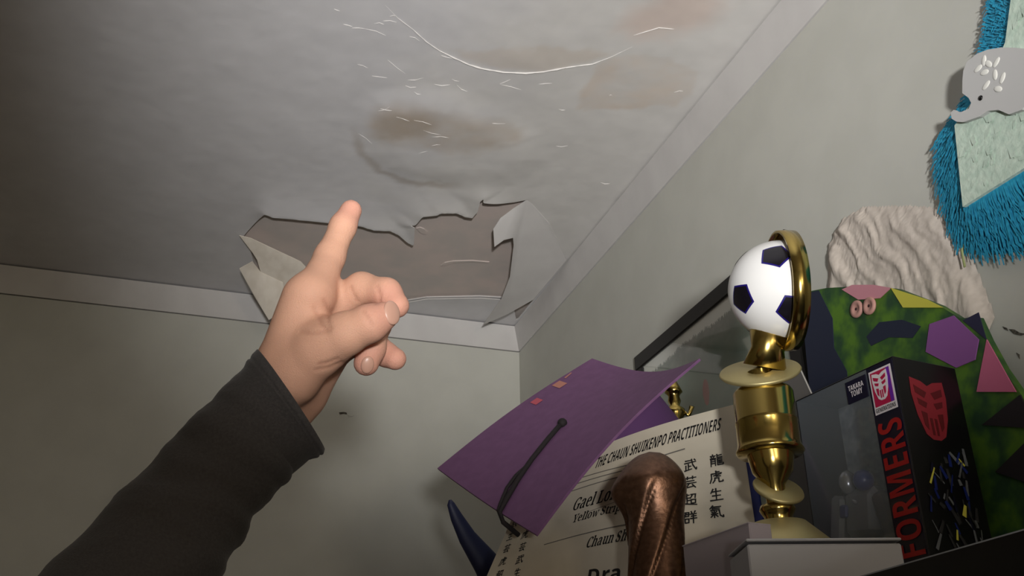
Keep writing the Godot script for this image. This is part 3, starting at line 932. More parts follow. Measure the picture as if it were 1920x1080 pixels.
func certificate() -> void:
	var t := thing("certificate", "cream martial arts certificate with black lettering leaning behind the bronze statuette", "certificate", Vector3(-0.30, TOP, 1.17))
	var o := -t.position
	var n := sheet_out()
	var st := begin(true)
	var nu := 24
	var vmax := 1.5
	for i in nu:
		for j in 6:
			var u0 := float(i) / nu
			var u1 := float(i + 1) / nu
			var v0 := vmax * j / 6
			var v1 := vmax * (j + 1) / 6
			quad(st, o + sheet(u0, v0), o + sheet(u1, v0), o + sheet(u1, v1), o + sheet(u0, v1), n)
	st.set_smooth_group(1)
	for i in nu:
		var u0 := float(i) / nu
		var u1 := float(i + 1) / nu
		quad(st, o + sheet(u0, 0, -0.0006), o + sheet(u1, 0, -0.0006), o + sheet(u1, vmax, -0.0006), o + sheet(u0, vmax, -0.0006), -n)
	obj("paper", done(st), M.certificate_paper, t)
	st = begin(true)
	for i in 8:
		var u0 := 0.5 + 0.52 * i / 8
		var u1 := 0.5 + 0.52 * (i + 1) / 8
		quad(st, o + sheet(u0, 0.02, -0.004), o + sheet(u1, 0.02, -0.004), o + sheet(u1, vmax, -0.004), o + sheet(u0, vmax, -0.004), n)
		quad(st, o + sheet(u0, 0.02, -0.007), o + sheet(u1, 0.02, -0.007), o + sheet(u1, vmax, -0.007), o + sheet(u0, vmax, -0.007), -n)
	quad(st, o + sheet(1.02, 0.02, -0.004), o + sheet(1.02, 0.02, -0.007), o + sheet(1.02, vmax, -0.007), o + sheet(1.02, vmax, -0.004), Vector3(0.3, 0, 1))
	obj("folder", done(st), M.folder_blue, t)
	# printed words
	var ink := begin()
	var line := func(words: String, face: String, bold: bool, ul: float, ur: float, vt: float, vb: float, slant: float, tilt: float) -> void:
		lettering(ink, words, face, bold, func(a: float, b: float) -> Vector3: return o + sheet(lerpf(ul, ur, a) + slant * (1.0 - b), lerpf(vt, vb, b) + tilt * a, 0.0005), n)
	line.call("THE CHAUN SHUIKENPO PRACTITIONERS", "Droid Sans", true, 0.40, 0.925, 0.098, 0.182, 0.012, -0.025)
	line.call("Gael Lom", "Droid Serif", true, 0.333, 0.535, 0.38, 0.482, 0.012, 0.0)
	line.call("Yellow Stripe", "Droid Serif", true, 0.343, 0.56, 0.515, 0.60, 0.010, 0.0)
	line.call("Chaun Shu", "Droid Serif", true, 0.428, 0.60, 0.725, 0.805, 0.010, 0.0)
	line.call("Dra", "Droid Sans", true, 0.457, 0.57, 0.968, 1.07, 0.0, 0.0)
	obj("lettering", done(ink), M.ink, t)
	# ruled lines
	for e: Array in [[0.32, 0.215, 0.56, 0.245, 0.0035], [0.31, 0.255, 0.56, 0.28, 0.0035], [0.30, 0.305, 0.56, 0.32, 0.0035], [0.24, 0.692, 0.66, 0.692, 0.0035], [0.66, 0.250, 0.79, 0.234, 0.0045], [0.40, 0.53, 0.53, 0.505, 0.002]]:
		var rules := begin()
		for i in 6:
			var a := Vector2(lerpf(e[0], e[2], i / 6.0), lerpf(e[1], e[3], i / 6.0))
			var b := Vector2(lerpf(e[0], e[2], (i + 1) / 6.0), lerpf(e[1], e[3], (i + 1) / 6.0))
			quad(rules, o + sheet(a.x, a.y - e[4], 0.0005), o + sheet(b.x, b.y - e[4], 0.0005), o + sheet(b.x, b.y + e[4], 0.0005), o + sheet(a.x, a.y + e[4], 0.0005), n)
		obj("ruled_line", done(rules), M.ink_grey, t)
	# brush characters in columns
	var column := func(list: Array, ua: float, va: float, ub: float, vb: float, su: float, sv: float) -> void:
		for i in list.size():
			var f := float(i) / maxf(1.0, list.size() - 1)
			var brush := begin()
			character(brush, list[i], Vector2(lerpf(ua, ub, f), lerpf(va, vb, f)), su, sv, o, n)
			var ch := obj("brush_character", done(brush), M.ink, t)
			ch.set_meta("kind", "stuff")
	column.call(["dragon", "tiger", "life", "spirit"], 0.902, 0.36, 0.886, 0.705, 0.046, 0.085)
	column.call(["martial", "art", "surpass", "crowd"], 0.808, 0.36, 0.800, 0.718, 0.046, 0.085)
	column.call(["martial", "life", "art", "tiger", "surpass", "crowd", "spirit"], 0.034, 0.40, 0.082, 1.05, 0.032, 0.070)
	column.call(["dragon", "tiger", "art", "martial", "life", "spirit", "surpass"], 0.114, 0.44, 0.172, 1.07, 0.032, 0.070)

const STROKES := {
	"dragon": [.25,.02,.25,.12,.05,.14,.45,.14,.15,.2,.18,.3,.35,.2,.3,.3,.03,.34,.48,.34,.1,.42,.08,.98,.1,.42,.42,.42,.42,.42,.42,.95,.1,.58,.42,.58,.1,.74,.42,.74,.58,.05,.58,.3,.58,.16,.92,.12,.58,.3,.95,.3,.58,.42,.93,.42,.58,.42,.58,.9,.58,.9,.98,.9,.98,.9,.98,.78,.66,.55,.92,.55,.66,.66,.92,.66,.66,.77,.9,.77],
	"tiger": [.5,.02,.5,.2,.5,.1,.75,.1,.15,.22,.9,.22,.9,.22,.85,.32,.15,.22,.15,.6,.15,.6,.02,.95,.3,.38,.75,.32,.5,.25,.5,.45,.5,.45,.82,.45,.4,.55,.38,.75,.38,.75,.22,.95,.4,.58,.68,.58,.68,.58,.68,.9,.68,.9,.95,.9,.95,.9,.95,.8],
	"life": [.3,.08,.12,.4,.2,.28,.85,.28,.5,.05,.5,.95,.2,.6,.8,.6,.05,.95,.95,.95],
	"spirit": [.3,.02,.08,.25,.22,.12,.85,.12,.22,.24,.75,.24,.12,.36,.72,.36,.72,.36,.78,.8,.78,.8,.98,.95,.98,.95,.97,.8,.38,.45,.38,.95,.15,.65,.62,.65,.2,.48,.3,.58,.55,.48,.46,.58,.35,.68,.12,.9,.42,.68,.62,.88],
	"martial": [.1,.1,.55,.1,.03,.3,.95,.25,.62,.02,.7,.5,.7,.5,.95,.92,.95,.92,.97,.75,.82,.05,.92,.15,.35,.4,.35,.85,.35,.58,.55,.58,.15,.5,.15,.88,.03,.92,.6,.82],
	"art": [.05,.15,.95,.15,.3,.03,.3,.27,.7,.03,.7,.27,.2,.4,.8,.4,.05,.58,.95,.58,.45,.58,.2,.9,.2,.9,.8,.85,.65,.7,.9,.98],
	"surpass": [.1,.12,.45,.12,.27,.02,.27,.35,.03,.35,.5,.35,.28,.35,.28,.8,.28,.55,.48,.55,.12,.5,.1,.75,.1,.75,.02,.95,.1,.78,.98,.95,.55,.1,.92,.1,.92,.1,.88,.42,.72,.1,.52,.42,.58,.52,.58,.8,.58,.52,.9,.52,.9,.52,.9,.8,.58,.8,.9,.8],
	"crowd": [.08,.1,.42,.1,.42,.1,.42,.4,.02,.25,.48,.25,.08,.4,.42,.4,.25,.1,.05,.6,.15,.6,.15,.9,.15,.6,.42,.6,.42,.6,.42,.9,.15,.9,.42,.9,.6,.05,.66,.18,.9,.05,.82,.18,.55,.25,.97,.25,.58,.42,.95,.42,.52,.6,.99,.6,.75,.25,.75,.98],
}

func character(st: SurfaceTool, which: String, centre: Vector2, su: float, sv: float, o: Vector3, n: Vector3) -> void:
	var s: Array = STROKES[which]
	for i in range(0, s.size(), 4):
		var a := Vector2(s[i], s[i + 1])
		var b := Vector2(s[i + 2], s[i + 3])
		var d := (b - a).normalized()
		var w := Vector2(-d.y, d.x) * 0.065
		var c := []
		for q: Vector2 in [a - d * 0.03 - w * 0.8, b + d * 0.03 - w * 0.5, b + d * 0.03 + w * 0.9, a - d * 0.03 + w * 1.1]:
			c.append(o + sheet(centre.x + (q.x - 0.5) * su, centre.y + (q.y - 0.5) * sv, 0.0005))
		quad(st, c[0], c[1], c[2], c[3], n)

const HL := Vector3(-0.4258, 1.8738, 0.9136)
const HT := Vector3(-0.2227, 2.0311, 0.9530)
const HR := Vector3(-0.1995, 1.9384, 1.2013)
const HB := Vector3(-0.3758, 1.7465, 1.1388)

func board(s: float, t: float, lift := 0.0) -> Vector3:
	var p := HL.lerp(HB, s).lerp(HT.lerp(HR, s), t)
	var n := board_out()
	# a slightly warped square: corners lift, one edge sags
	var warp := 0.021 * sin(PI * s) * (0.1 + 0.9 * t * t * t) - 0.006 * sin(PI * t) * (1.0 - s) + 0.004 * sin(PI * s) * (1.0 - t) - 0.011 * sin(PI * t) * s * s
	return p - n * warp + n * lift

func board_out() -> Vector3:
	return (HR - HL).cross(HT - HB).normalized()

func mortarboard() -> void:
	var t := thing("mortarboard", "purple graduation cap with black cord tilted over the certificate corner", "hat", Vector3(-0.30, 1.75, 1.05))
	var o := -t.position
	var n := board_out()
	var st := begin(true)
	var m := 18
	for i in m:
		for j in m:
			var s0 := float(i) / m
			var s1 := float(i + 1) / m
			var t0 := float(j) / m
			var t1 := float(j + 1) / m
			quad(st, o + board(s0, t0), o + board(s1, t0), o + board(s1, t1), o + board(s0, t1), n)
	st.set_smooth_group(1)
	for i in m:
		for j in m:
			var s0 := float(i) / m
			var s1 := float(i + 1) / m
			var t0 := float(j) / m
			var t1 := float(j + 1) / m
			quad(st, o + board(s0, t0, -0.003), o + board(s1, t0, -0.003), o + board(s1, t1, -0.003), o + board(s0, t1, -0.003), -n)
	st.set_smooth_group(-1)
	for k in m:
		var a := float(k) / m
		var b := float(k + 1) / m
		for e: Array in [[a, 0.0, b, 0.0], [a, 1.0, b, 1.0], [0.0, a, 0.0, b], [1.0, a, 1.0, b]]:
			var out := board((e[0] + e[2]) / 2, (e[1] + e[3]) / 2) - board(0.5, 0.5)
			quad(st, o + board(e[0], e[1]), o + board(e[2], e[3]), o + board(e[2], e[3], -0.003), o + board(e[0], e[1], -0.003), out)
	obj("board", done(st), M.purple_felt, t)
	# the skull cap under the board
	var c := board(0.58, 0.70, -0.016)
	var us := (HB - HL).normalized()
	var ut := n.cross(us).normalized()
	st = begin(true)
	var seg := 40
	for k in seg:
		var a0 := TAU * k / seg
		var a1 := TAU * (k + 1) / seg
		var d0 := us * cos(a0) + ut * sin(a0)
		var d1 := us * cos(a1) + ut * sin(a1)
		quad(st, o + c + d0 * 0.058, o + c + d1 * 0.058, o + c + d1 * 0.064 - n * 0.055, o + c + d0 * 0.064 - n * 0.055, d0 + d1)
		quad(st, o + c + d0 * 0.062 - n * 0.055, o + c + d1 * 0.062 - n * 0.055, o + c + d1 * 0.055, o + c + d0 * 0.055, -d0 - d1)
		tri(st, o + c, o + c + d0 * 0.058, o + c + d1 * 0.058, n)
	obj("skull_cap", done(st), M.purple_cap, t)
	# button and cord falling over the edge
	obj("button", ball_mesh(o + board(0.484, 0.506, 0.003), Vector3(0.006, 0.006, 0.006), Basis(), 12), M.black_cord, t)
	var cord := []
	var way := [[0.484, 0.506], [0.52, 0.40], [0.56, 0.27], [0.60, 0.16], [0.645, 0.06], [0.675, -0.005]]
	for w: Array in way:
		cord.append(o + board(w[0], w[1], 0.0035))
	cord.append(o + board(0.69, -0.02, -0.006))
	cord.append(o + board(0.70, 0.0, -0.03))
	var wide := []
	for k in cord.size():
		wide.append(Vector2(0.0032, 0.0028))
	obj("cord", sweep_mesh(cord, wide, us, 8), M.black_cord, t)
	var loop := []
	for w: Array in [[0.575, 0.235], [0.565, 0.17], [0.585, 0.10], [0.635, 0.03], [0.665, -0.005]]:
		loop.append(o + board(w[0], w[1], 0.004))
	var wide2 := []
	for k in loop.size():
		wide2.append(Vector2(0.0022, 0.002))
	obj("cord", sweep_mesh(loop, wide2, us, 8), M.black_cord, t)
	# two little stuck-on tags near the far edge
	for e: Array in [[0.03, 0.72, 0.075, 0.05, M.sticker_cream], [0.055, 0.565, 0.06, 0.045, M.sticker_red]]:
		st = begin()
		quad(st, o + board(e[0], e[1], 0.0008), o + board(e[0] + e[2], e[1], 0.0008), o + board(e[0] + e[2], e[1] + e[3], 0.0008), o + board(e[0], e[1] + e[3], 0.0008), n)
		obj("tag_sticker", done(st), e[4], t)
	st = begin()
	quad(st, o + board(0.03, 0.80, 0.0008), o + board(0.045, 0.80, 0.0008), o + board(0.03, 0.85, 0.0008), o + board(0.02, 0.85, 0.0008), n)
	obj("tag_sticker", done(st), M.sticker_cream, t)

func statuette() -> void:
	var where := Vector3(-0.2978, TOP, 1.2575)
	var t := thing("statuette", "bronze twisted column statuette with rounded faceted head before the certificate", "statuette", where)
	var seg := 96
	var rows := 90
	var ymax := 0.186
	var rings := []
	for i in rows + 1:
		var f := float(i) / rows
		var y := ymax * f
		# the column swells into a head near the top
		var r := lerpf(0.0310, 0.0262, clampf(y / 0.12, 0.0, 1.0))
		r += 0.0080 * exp(-pow((y - 0.152) / 0.022, 2.0))
		var cap := clampf((y - 0.150) / (ymax - 0.150), 0.0, 1.0)
		r *= sqrt(maxf(0.0, 1.0 - pow(cap, 2.6)))
		var ring := []
		for k in seg:
			var a := TAU * k / seg
			var ph := fposmod(-(a * 6.0 + y * 95.0) / TAU, 1.0)
			var saw := ph if ph < 0.86 else (1.0 - ph) / 0.14 * 0.86
			var deep := smoothstep(0.005, 0.05, y) * (1.0 - smoothstep(0.112, 0.158, y)) + 0.25 * (1.0 - smoothstep(0.145, 0.178, y))
			var rr := r * (1.0 + (0.13 * (saw - 0.5) - 0.10 * exp(-pow((ph - 0.93) / 0.07, 2.0))) * minf(deep, 1.0))
			# flats on the head, and a knob on its far side
			var fl := cos(fposmod(a + 0.3, TAU / 5.0) - TAU / 10.0)
			rr *= lerpf(1.0, 0.90 + 0.12 / maxf(fl, 0.6) - 0.04, smoothstep(0.125, 0.158, y))
			rr += 0.007 * exp(-pow(wrapf(a - 3.5, -PI, PI) / 0.5, 2.0)) * exp(-pow((y - 0.142) / 0.014, 2.0))
			var tilt := 0.010 * cap * cos(a + 0.9)
			ring.append(Vector3(cos(a) * rr, y + tilt * clampf(rr / 0.03, 0.0, 1.0), sin(a) * rr))
		rings.append(ring)
	var st := begin(true)
	for i in rows:
		for k in seg:
			var k1 := (k + 1) % seg
			var vs := [rings[i][k], rings[i + 1][k], rings[i + 1][k1], rings[i][k1]]
			for q: int in [0, 2, 1, 0, 3, 2]:
				st.add_vertex(vs[q])
	st.index()
	obj("body", done(st), M.bronze, t)
	obj("foot", lathe_mesh([[0.0, 0.0], [0.033, 0.0], [0.034, 0.003], [0.032, 0.010], [0.027, 0.016], [0.0, 0.016]], Vector3.ZERO), M.bronze, t)

func soccer_trophy() -> void:
	var where := Vector3(-0.2134, TOP, 1.3383)
	var t := thing("soccer_trophy", "gold football trophy with white and black ball inside a gold hoop", "trophy", where)
	# heights above the bookcase top
	var dy := 1.8703 - TOP
	obj("foot", lathe_mesh([[0.0, 0.0], [0.058, 0.0], [0.059, 0.004], [0.058, 0.010], [0.053, 0.060], [0.046, 0.082], [0.024, 0.103], [0.0, 0.104]], Vector3.ZERO, 4 * 12), M.gold_satin, t)
	obj("stem", lathe_mesh([[0.017, 0.060], [0.0135, 0.100], [0.0125, 0.108], [0.0150, 0.112], [0.0165, 0.115], [0.0150, 0.119], [0.008, 0.121]], Vector3.ZERO), M.gold, t)
	var lean := func(o: MeshInstance3D, at: Vector3, towards: Vector3, degrees: float) -> void:
		o.transform = Transform3D(Basis(Vector3.UP.cross(towards).normalized(), deg_to_rad(degrees)), at)
	var to_room := ((EYE - where) * Vector3(1, 0, 1)).normalized()
	var to_side := Vector3(-to_room.z, 0, to_room.x)
	var fl := obj("flange", lathe_mesh([[0.0, -0.002], [0.0225, -0.0018], [0.0235, 0.0], [0.0225, 0.0018], [0.0, 0.002]], Vector3.ZERO), M.gold_satin, t)
	lean.call(fl, Vector3(0, 0.133, 0) + to_side * -0.003 + to_room * 0.003, to_room + to_side * -0.5, 46.0)
	obj("neck", lathe_mesh([[0.0090, 0.115], [0.0095, 0.138], [0.0185, 0.150], [0.0205, 0.160], [0.0220, 0.168]], Vector3.ZERO), M.gold, t)
	obj("cup", lathe_mesh([[0.0, 0.166], [0.0295, 0.1665], [0.0318, 0.169], [0.0305, 0.172], [0.0292, 0.176], [0.0288, 0.196], [0.0296, 0.1975], [0.0288, 0.199], [0.0285, dy - 0.023], [0.0270, dy - 0.020], [0.016, dy - 0.018]], Vector3.ZERO), M.gold, t)
	obj("collar", lathe_mesh([[0.016, dy - 0.019], [0.0115, dy - 0.013], [0.0125, dy - 0.006], [0.0130, dy - 0.001]], Vector3.ZERO), M.gold, t)
	var pl := obj("plate", lathe_mesh([[0.0, -0.0025], [0.0375, -0.0022], [0.0392, 0.0], [0.0380, 0.0018], [0.0, 0.0025]], Vector3.ZERO), M.gold_satin, t)
	lean.call(pl, Vector3(0, dy, 0), to_room, 38.0)
	var shift := Vector3(0.0044, 0, 0.0295)
	# holder under the ball
	obj("holder", sweep_mesh([Vector3(0.0, dy + 0.002, 0.0) + shift * 0.25, Vector3(0.0, dy + 0.018, 0.0) + shift * 0.5, Vector3(0.0, dy + 0.038, 0.0) + shift * 0.8], [Vector2(0.021, 0.016), Vector2(0.016, 0.012), Vector2(0.022, 0.018)], Vector3(0.95, 0, 0.31), 20), M.gold, t)
	# hoop: a flat band standing upright around the ball
	var right := Vector3(0.9499, 0, 0.3124).normalized()
	var away := Vector3(0.2866, 0, -0.8537).normalized()
	away = ((where + Vector3(0.0044, 0, 0.0295) - EYE) * Vector3(1, 0, 1)).normalized()
	right = away.cross(Vector3.UP).normalized()
	var across := (right * 0.28 - away * 0.96).normalized()
	var axis := (right * -0.96 - away * 0.28).normalized()      # out of the hoop, towards the ball
	var hc := Vector3(-0.1975, 1.9428, 1.3747) - where
	var st := begin(true)
	var seg := 72
	var prof := [[0.0560, -0.0080], [0.0585, -0.0078], [0.0590, 0.0], [0.0585, 0.0078], [0.0560, 0.0080], [0.0555, 0.0]]
	for k in seg:
		for j in prof.size():
			var vs := []
			for e: Array in [[k, j], [k + 1, j], [k + 1, (j + 1) % prof.size()], [k, (j + 1) % prof.size()]]:
				var a: float = TAU * e[0] / seg
				vs.append(hc + (across * cos(a) + Vector3.UP * sin(a)) * prof[e[1]][0] + axis * prof[e[1]][1])
			quad(st, vs[0], vs[1], vs[2], vs[3], (vs[0] + vs[2]) / 2.0 - hc if j < 4 else hc - vs[0])
	obj("hoop", done(st), M.gold, t)
	st = begin()
	for k in seg:
		var d0 := across * cos(TAU * k / seg) + Vector3.UP * sin(TAU * k / seg)
		var d1 := across * cos(TAU * (k + 1) / seg) + Vector3.UP * sin(TAU * (k + 1) / seg)
		tri(st, hc - axis * 0.004, hc + d0 * 0.0565 - axis * 0.004, hc + d1 * 0.0565 - axis * 0.004, axis)
		tri(st, hc - axis * 0.006, hc + d0 * 0.0565 - axis * 0.006, hc + d1 * 0.0565 - axis * 0.006, -axis)
	obj("back_plate", done(st), M.gold_satin, t)
	# the ball, cut off where it meets the plate, with its pentagons
	var br := 0.0490
	var bc := hc + axis * 0.0055
	st = begin(true)
	var rings := 40
	var most := acos(-0.009 / br)
	for i in rings:
		for k in 64:
			var v := []
			for e: Array in [[i, k], [i, k + 1], [i + 1, k + 1], [i + 1, k]]:
				var th: float = most * e[0] / rings
				var al: float = TAU * e[1] / 64
				v.append(axis * cos(th) + (across * cos(al) + Vector3.UP * sin(al)) * sin(th))
			if i > 0:
				tri(st, bc + v[0] * br, bc + v[1] * br, bc + v[2] * br, v[0])
			tri(st, bc + v[0] * br, bc + v[2] * br, bc + v[3] * br, v[2])
	var ball := obj("ball", done(st), M.ball_white, t)
	var sight := (bc + where - EYE).normalized()
	var rt := sight.cross(Vector3.UP).normalized()
	var up := rt.cross(sight)
	for pent: Array in [[-0.73, -0.05, 0.68, 0.0, -1.0], [0.02, 0.69, 0.72, 0.1, -1.0], [0.19, -0.38, 0.90, -1.0, 0.0], [-0.52, -0.80, -0.10, 0.0, 1.0], [-0.62, 0.68, -0.20, 0.0, -1.0], [-0.80, -0.10, -0.58, 0.0, 1.0]]:
		var c: Vector3 = (rt * pent[0] + up * pent[1] - sight * pent[2]).normalized()
		var first: Vector3 = rt * pent[3] + up * pent[4]
		first = (first - c * first.dot(c)).normalized()
		var side := c.cross(first)
		for layer in 2:
			st = begin(true)
			var size := 0.33 if layer == 0 else 0.285
			var rr := br + (0.0002 if layer == 0 else 0.0004)
			for k in 5:
				var p0 := c + (first * cos(TAU * k / 5) + side * sin(TAU * k / 5)) * size
				var p1 := c + (first * cos(TAU * (k + 1) / 5) + side * sin(TAU * (k + 1) / 5)) * size
				for q in 6:
					for w in 6:
						var v := []
						for e: Array in [[q, w], [q, w + 1], [q + 1, w + 1], [q + 1, w]]:
							v.append(bc + c.lerp(p0.lerp(p1, e[1] / 6.0), e[0] / 6.0).normalized() * rr)
						if q > 0:
							tri(st, v[0], v[1], v[2], c)
						tri(st, v[0], v[2], v[3], c)
			obj("pentagon" if layer == 1 else "pentagon_rim", done(st), M.ball_black if layer == 1 else M.ball_indigo, ball)

func figurine() -> void:
	var where := Vector3(-0.1426, TOP, 1.0264)
	var t := thing("figurine_trophy", "small gold figurine trophy peeping over the top edge of the certificate", "trophy", where)
	var y := 1.9472 - TOP
	obj("figure", lathe_mesh([[0.0, y - 0.035], [0.011, y - 0.034], [0.012, y - 0.026], [0.008, y - 0.020], [0.013, y - 0.012], [0.0125, y - 0.006], [0.006, y - 0.001], [0.0085, y + 0.005], [0.007, y + 0.012], [0.0095, y + 0.016], [0.0115, y + 0.0175], [0.008, y + 0.026], [0.003, y + 0.036], [0.0, y + 0.039]], Vector3.ZERO, 20), M.gold, t)
	for s: float in [-1.0, 1.0]:
		obj("arm", sweep_mesh([Vector3(0.008 * s, y - 0.008, 0.004 * s), Vector3(0.016 * s, y - 0.014, 0.006 * s), Vector3(0.017 * s, y - 0.004, 0.010 + 0.004 * s)], [Vector2(0.0035, 0.0035), Vector2(0.003, 0.003), Vector2(0.0035, 0.0035)], Vector3.FORWARD, 8), M.gold, t)
	obj("column", lathe_mesh([[0.0, 0.03], [0.013, 0.03], [0.0115, 0.04], [0.0115, y - 0.05], [0.016, y - 0.044], [0.016, y - 0.036], [0.0, y - 0.034]], Vector3.ZERO, 24), M.gold, t)
	obj("base", box_mesh(Vector3(0, 0.015, 0), Vector3(0.06, 0.03, 0.06), 0.002), M.case_black, t)

func cartons() -> void:
	# plain white carton before the trophy foot
	var a := Vector3(-0.3238, 0, 1.4616)
	var b := Vector3(-0.2120, 0, 1.4949)
	var u := (b - a).normalized()
	var back := Vector3(u.z, 0, -u.x)
	var h := 1.6791 - TOP
	var w := (b - a).length()
	var mid := (a + b) / 2.0 + back * 0.03
	var t := thing("white_carton", "plain white carton lying at the bookcase front edge before the trophy", "box", Vector3(mid.x, TOP, mid.z))
	var turn := Basis(u, Vector3.UP, -back)
	obj("body", box_mesh(Vector3(0, h / 2 - 0.002, 0), Vector3(w, h - 0.004, 0.06), 0.0012, turn), M.carton_white, t)
	obj("lid", box_mesh(Vector3(0, h - 0.001, 0), Vector3(w + 0.001, 0.002, 0.061), 0.0006, turn), M.carton_white, t)
	# lilac-grey carton behind it
	a = Vector3(-0.3017, 0, 1.3174)
	b = Vector3(-0.2918, 0, 1.4151)
	u = (b - a).normalized()
	back = Vector3(u.z, 0, -u.x)
	h = 1.7036 - TOP
	w = (b - a).length()
	# reaches as far as the trophy foot
	mid = (a + b) / 2.0 + back * 0.011
	var t2 := thing("grey_carton", "lilac grey flat carton standing on edge left of the gold trophy", "box", Vector3(mid.x, TOP, mid.z))
	turn = Basis(u, Vector3.UP, -back)
	obj("body", box_mesh(Vector3(0, h / 2, 0), Vector3(w, h, 0.022), 0.001, turn), M.carton_lilac, t2)
	obj("flap", box_mesh(Vector3(0, h - 0.0006, 0) + turn * Vector3(0, 0, 0.0005), Vector3(w + 0.0006, 0.0012, 0.0225), 0.0004, turn), M.carton_lilac, t2)
	# brown carton hidden behind the certificate, which carries the cap
	var t3 := thing("brown_carton", "brown cardboard carton standing behind the certificate under the purple cap", "box", Vector3(-0.20, TOP, 0.945))
	obj("body", box_mesh(Vector3(0, 0.105, 0), Vector3(0.15, 0.21, 0.10), 0.002), M.carton_brown, t3)
	obj("tape", box_mesh(Vector3(0, 0.2105, 0), Vector3(0.151, 0.001, 0.03), 0.0002), M.paint_back, t3)

func toy_box() -> void:
	var c := Vector3(-0.1264, 1.8641, 1.4229)
	var a1 := deg_to_rad(-97.5)
	var l := Vector3(cos(a1), 0, sin(a1))          # along the window face, away from the corner
	var a2 := deg_to_rad(-7.5)
	var r := Vector3(cos(a2), 0, sin(a2))          # along the printed side
	var fo := -r                                    # out of the window face
	var so := -l                                    # out of the printed side
	var lw := 0.135
	var rw := 0.079
	var h := c.y - TOP
	var t := thing("toy_box", "black boxed robot toy with red lettering and clear plastic window", "toy box", Vector3(c.x, TOP, c.z) + l * lw / 2 + r * rw / 2)
	var o := -t.position + Vector3(c.x, TOP, c.z)   # foot of the near corner
	var sw := 0.0345
	var turn := Basis(l, Vector3.UP, r)
	var put := func(called: String, m: Material, x0: float, x1: float, y0: float, y1: float, z0: float, z1: float, b: float) -> Node:
		return obj(called, box_mesh(o + l * (x0 + x1) / 2 + Vector3.UP * (y0 + y1) / 2 + r * (z0 + z1) / 2, Vector3(x1 - x0, y1 - y0, z1 - z0), b, turn), m, t)
	put.call("printed_side", M.box_black, 0.0, 0.0012, 0.0, h, 0.0, rw, 0.0004)
	put.call("far_side", M.box_black, lw - 0.0012, lw, 0.0, h, 0.0, rw, 0.0004)
	put.call("back_card", M.box_black, 0.0012, lw - 0.0012, 0.0, h, rw - 0.0012, rw, 0.0004)
	put.call("bottom", M.box_black, 0.0012, lw - 0.0012, 0.0, 0.0012, 0.0012, rw - 0.0012, 0.0004)
	put.call("lid", M.box_black, 0.0012, lw - 0.0012, h - 0.0012, h, 0.0, rw - 0.0012, 0.0004)
	var strip: Node = put.call("name_strip", M.box_navy, 0.0012, sw, 0.0012, h - 0.0012, 0.0, 0.0012, 0.0004)
	put.call("inner_card", M.box_backing, 0.004, lw - 0.004, 0.003, h - 0.003, 0.052, 0.0532, 0.0004)
	put.call("window", M.blister, sw, lw - 0.0012, 0.0012, h - 0.0012, 0.0003, 0.0010, 0.0002)
	# lettering on the strip: the word runs upwards
	var st := begin()
	lettering(st, "TRANSFORMERS", "Droid Sans", true, func(x: float, y: float) -> Vector3: return o + Vector3.UP * lerpf(0.003, h * 0.768, x * 0.78 if x < 0.4 else 0.312 + (x - 0.4) * 1.1467) + l * lerpf(sw - 0.003, 0.003, y) + fo * 0.0008, fo)
	obj("red_lettering", done(st), M.box_red, strip)
	# square badge with a mask emblem at the top of the strip
	var face := func(x: float, y: float, lift: float) -> Vector3: return o + l * x + Vector3.UP * y + fo * lift
	var flat := func(called: String, pts: Array, m: Material, lift: float) -> void:
		var s2 := begin()
		var out := PackedVector2Array()
		for k in range(0, pts.size(), 2):
			out.append(Vector2(pts[k], pts[k + 1]))
		prism(s2, out, o + fo * lift, l, Vector3.UP, fo, 0.0003)
		obj(called, done(s2), m, strip)
	var y1 := h - 0.006
	var y0 := h - 0.048
	flat.call("badge", [0.004, y0, 0.0315, y0, 0.0315, y1, 0.004, y1], M.label_white, 0.0003)
	flat.call("badge_ground", [0.006, y0 + 0.007, 0.0295, y0 + 0.007, 0.0295, y1 - 0.002, 0.006, y1 - 0.002], M.label_magenta, 0.0007)
	flat.call("badge_ground", [0.006, y0 + 0.007, 0.010, y0 + 0.007, 0.010, y1 - 0.002, 0.006, y1 - 0.002], M.label_violet, 0.0008)
	var mx := 0.0185
	var my := (y0 + y1) / 2 + 0.004
	var emblem := func(sx: float, sy: float) -> Array:
		# outer mask, mirrored halves
		var half := [0.0, 0.78, 0.35, 0.92, 0.95, 1.0, 1.0, 0.45, 0.86, -0.25, 0.55, -0.85, 0.22, -1.0]
		var pts := []
		for k in range(0, half.size(), 2):
			pts.append_array([half[k] * sx, half[k + 1] * sy])
		for k in range(half.size() - 2, 0, -2):
			pts.append_array([-half[k] * sx, half[k + 1] * sy])
		return pts
	var slots := [[0.12, 0.55, 0.8, 0.75, 0.78, 0.5, 0.3, 0.35], [0.18, 0.2, 0.72, 0.32, 0.68, 0.12, 0.3, 0.02], [0.3, -0.15, 0.62, -0.1, 0.55, -0.55, 0.36, -0.7], [0.06, -0.3, 0.2, -0.3, 0.18, -0.85, 0.06, -0.85]]
	var pts0: Array = emblem.call(0.0095, 0.0135)
	var moved := []
	for k in range(0, pts0.size(), 2):
		moved.append_array([mx + pts0[k], my + pts0[k + 1]])
	flat.call("emblem", moved, M.label_white, 0.0011)
	for s: Array in slots:
		for sg: float in [-1.0, 1.0]:
			var q := []
			for k in range(0, 8, 2):
				q.append_array([mx + s[k] * sg * 0.0095, my + s[k + 1] * 0.0135])
			flat.call("emblem_slot", q, M.label_magenta, 0.0015)
	st = begin()
	lettering(st, "GENERATIONS", "Droid Sans", true, func(x: float, y: float) -> Vector3: return o + l * lerpf(0.030, 0.0055, x) + Vector3.UP * lerpf(y0 + 0.0055, y0 + 0.0015, y) + fo * 0.0009, fo)
	obj("badge_lettering", done(st), M.ink, strip)
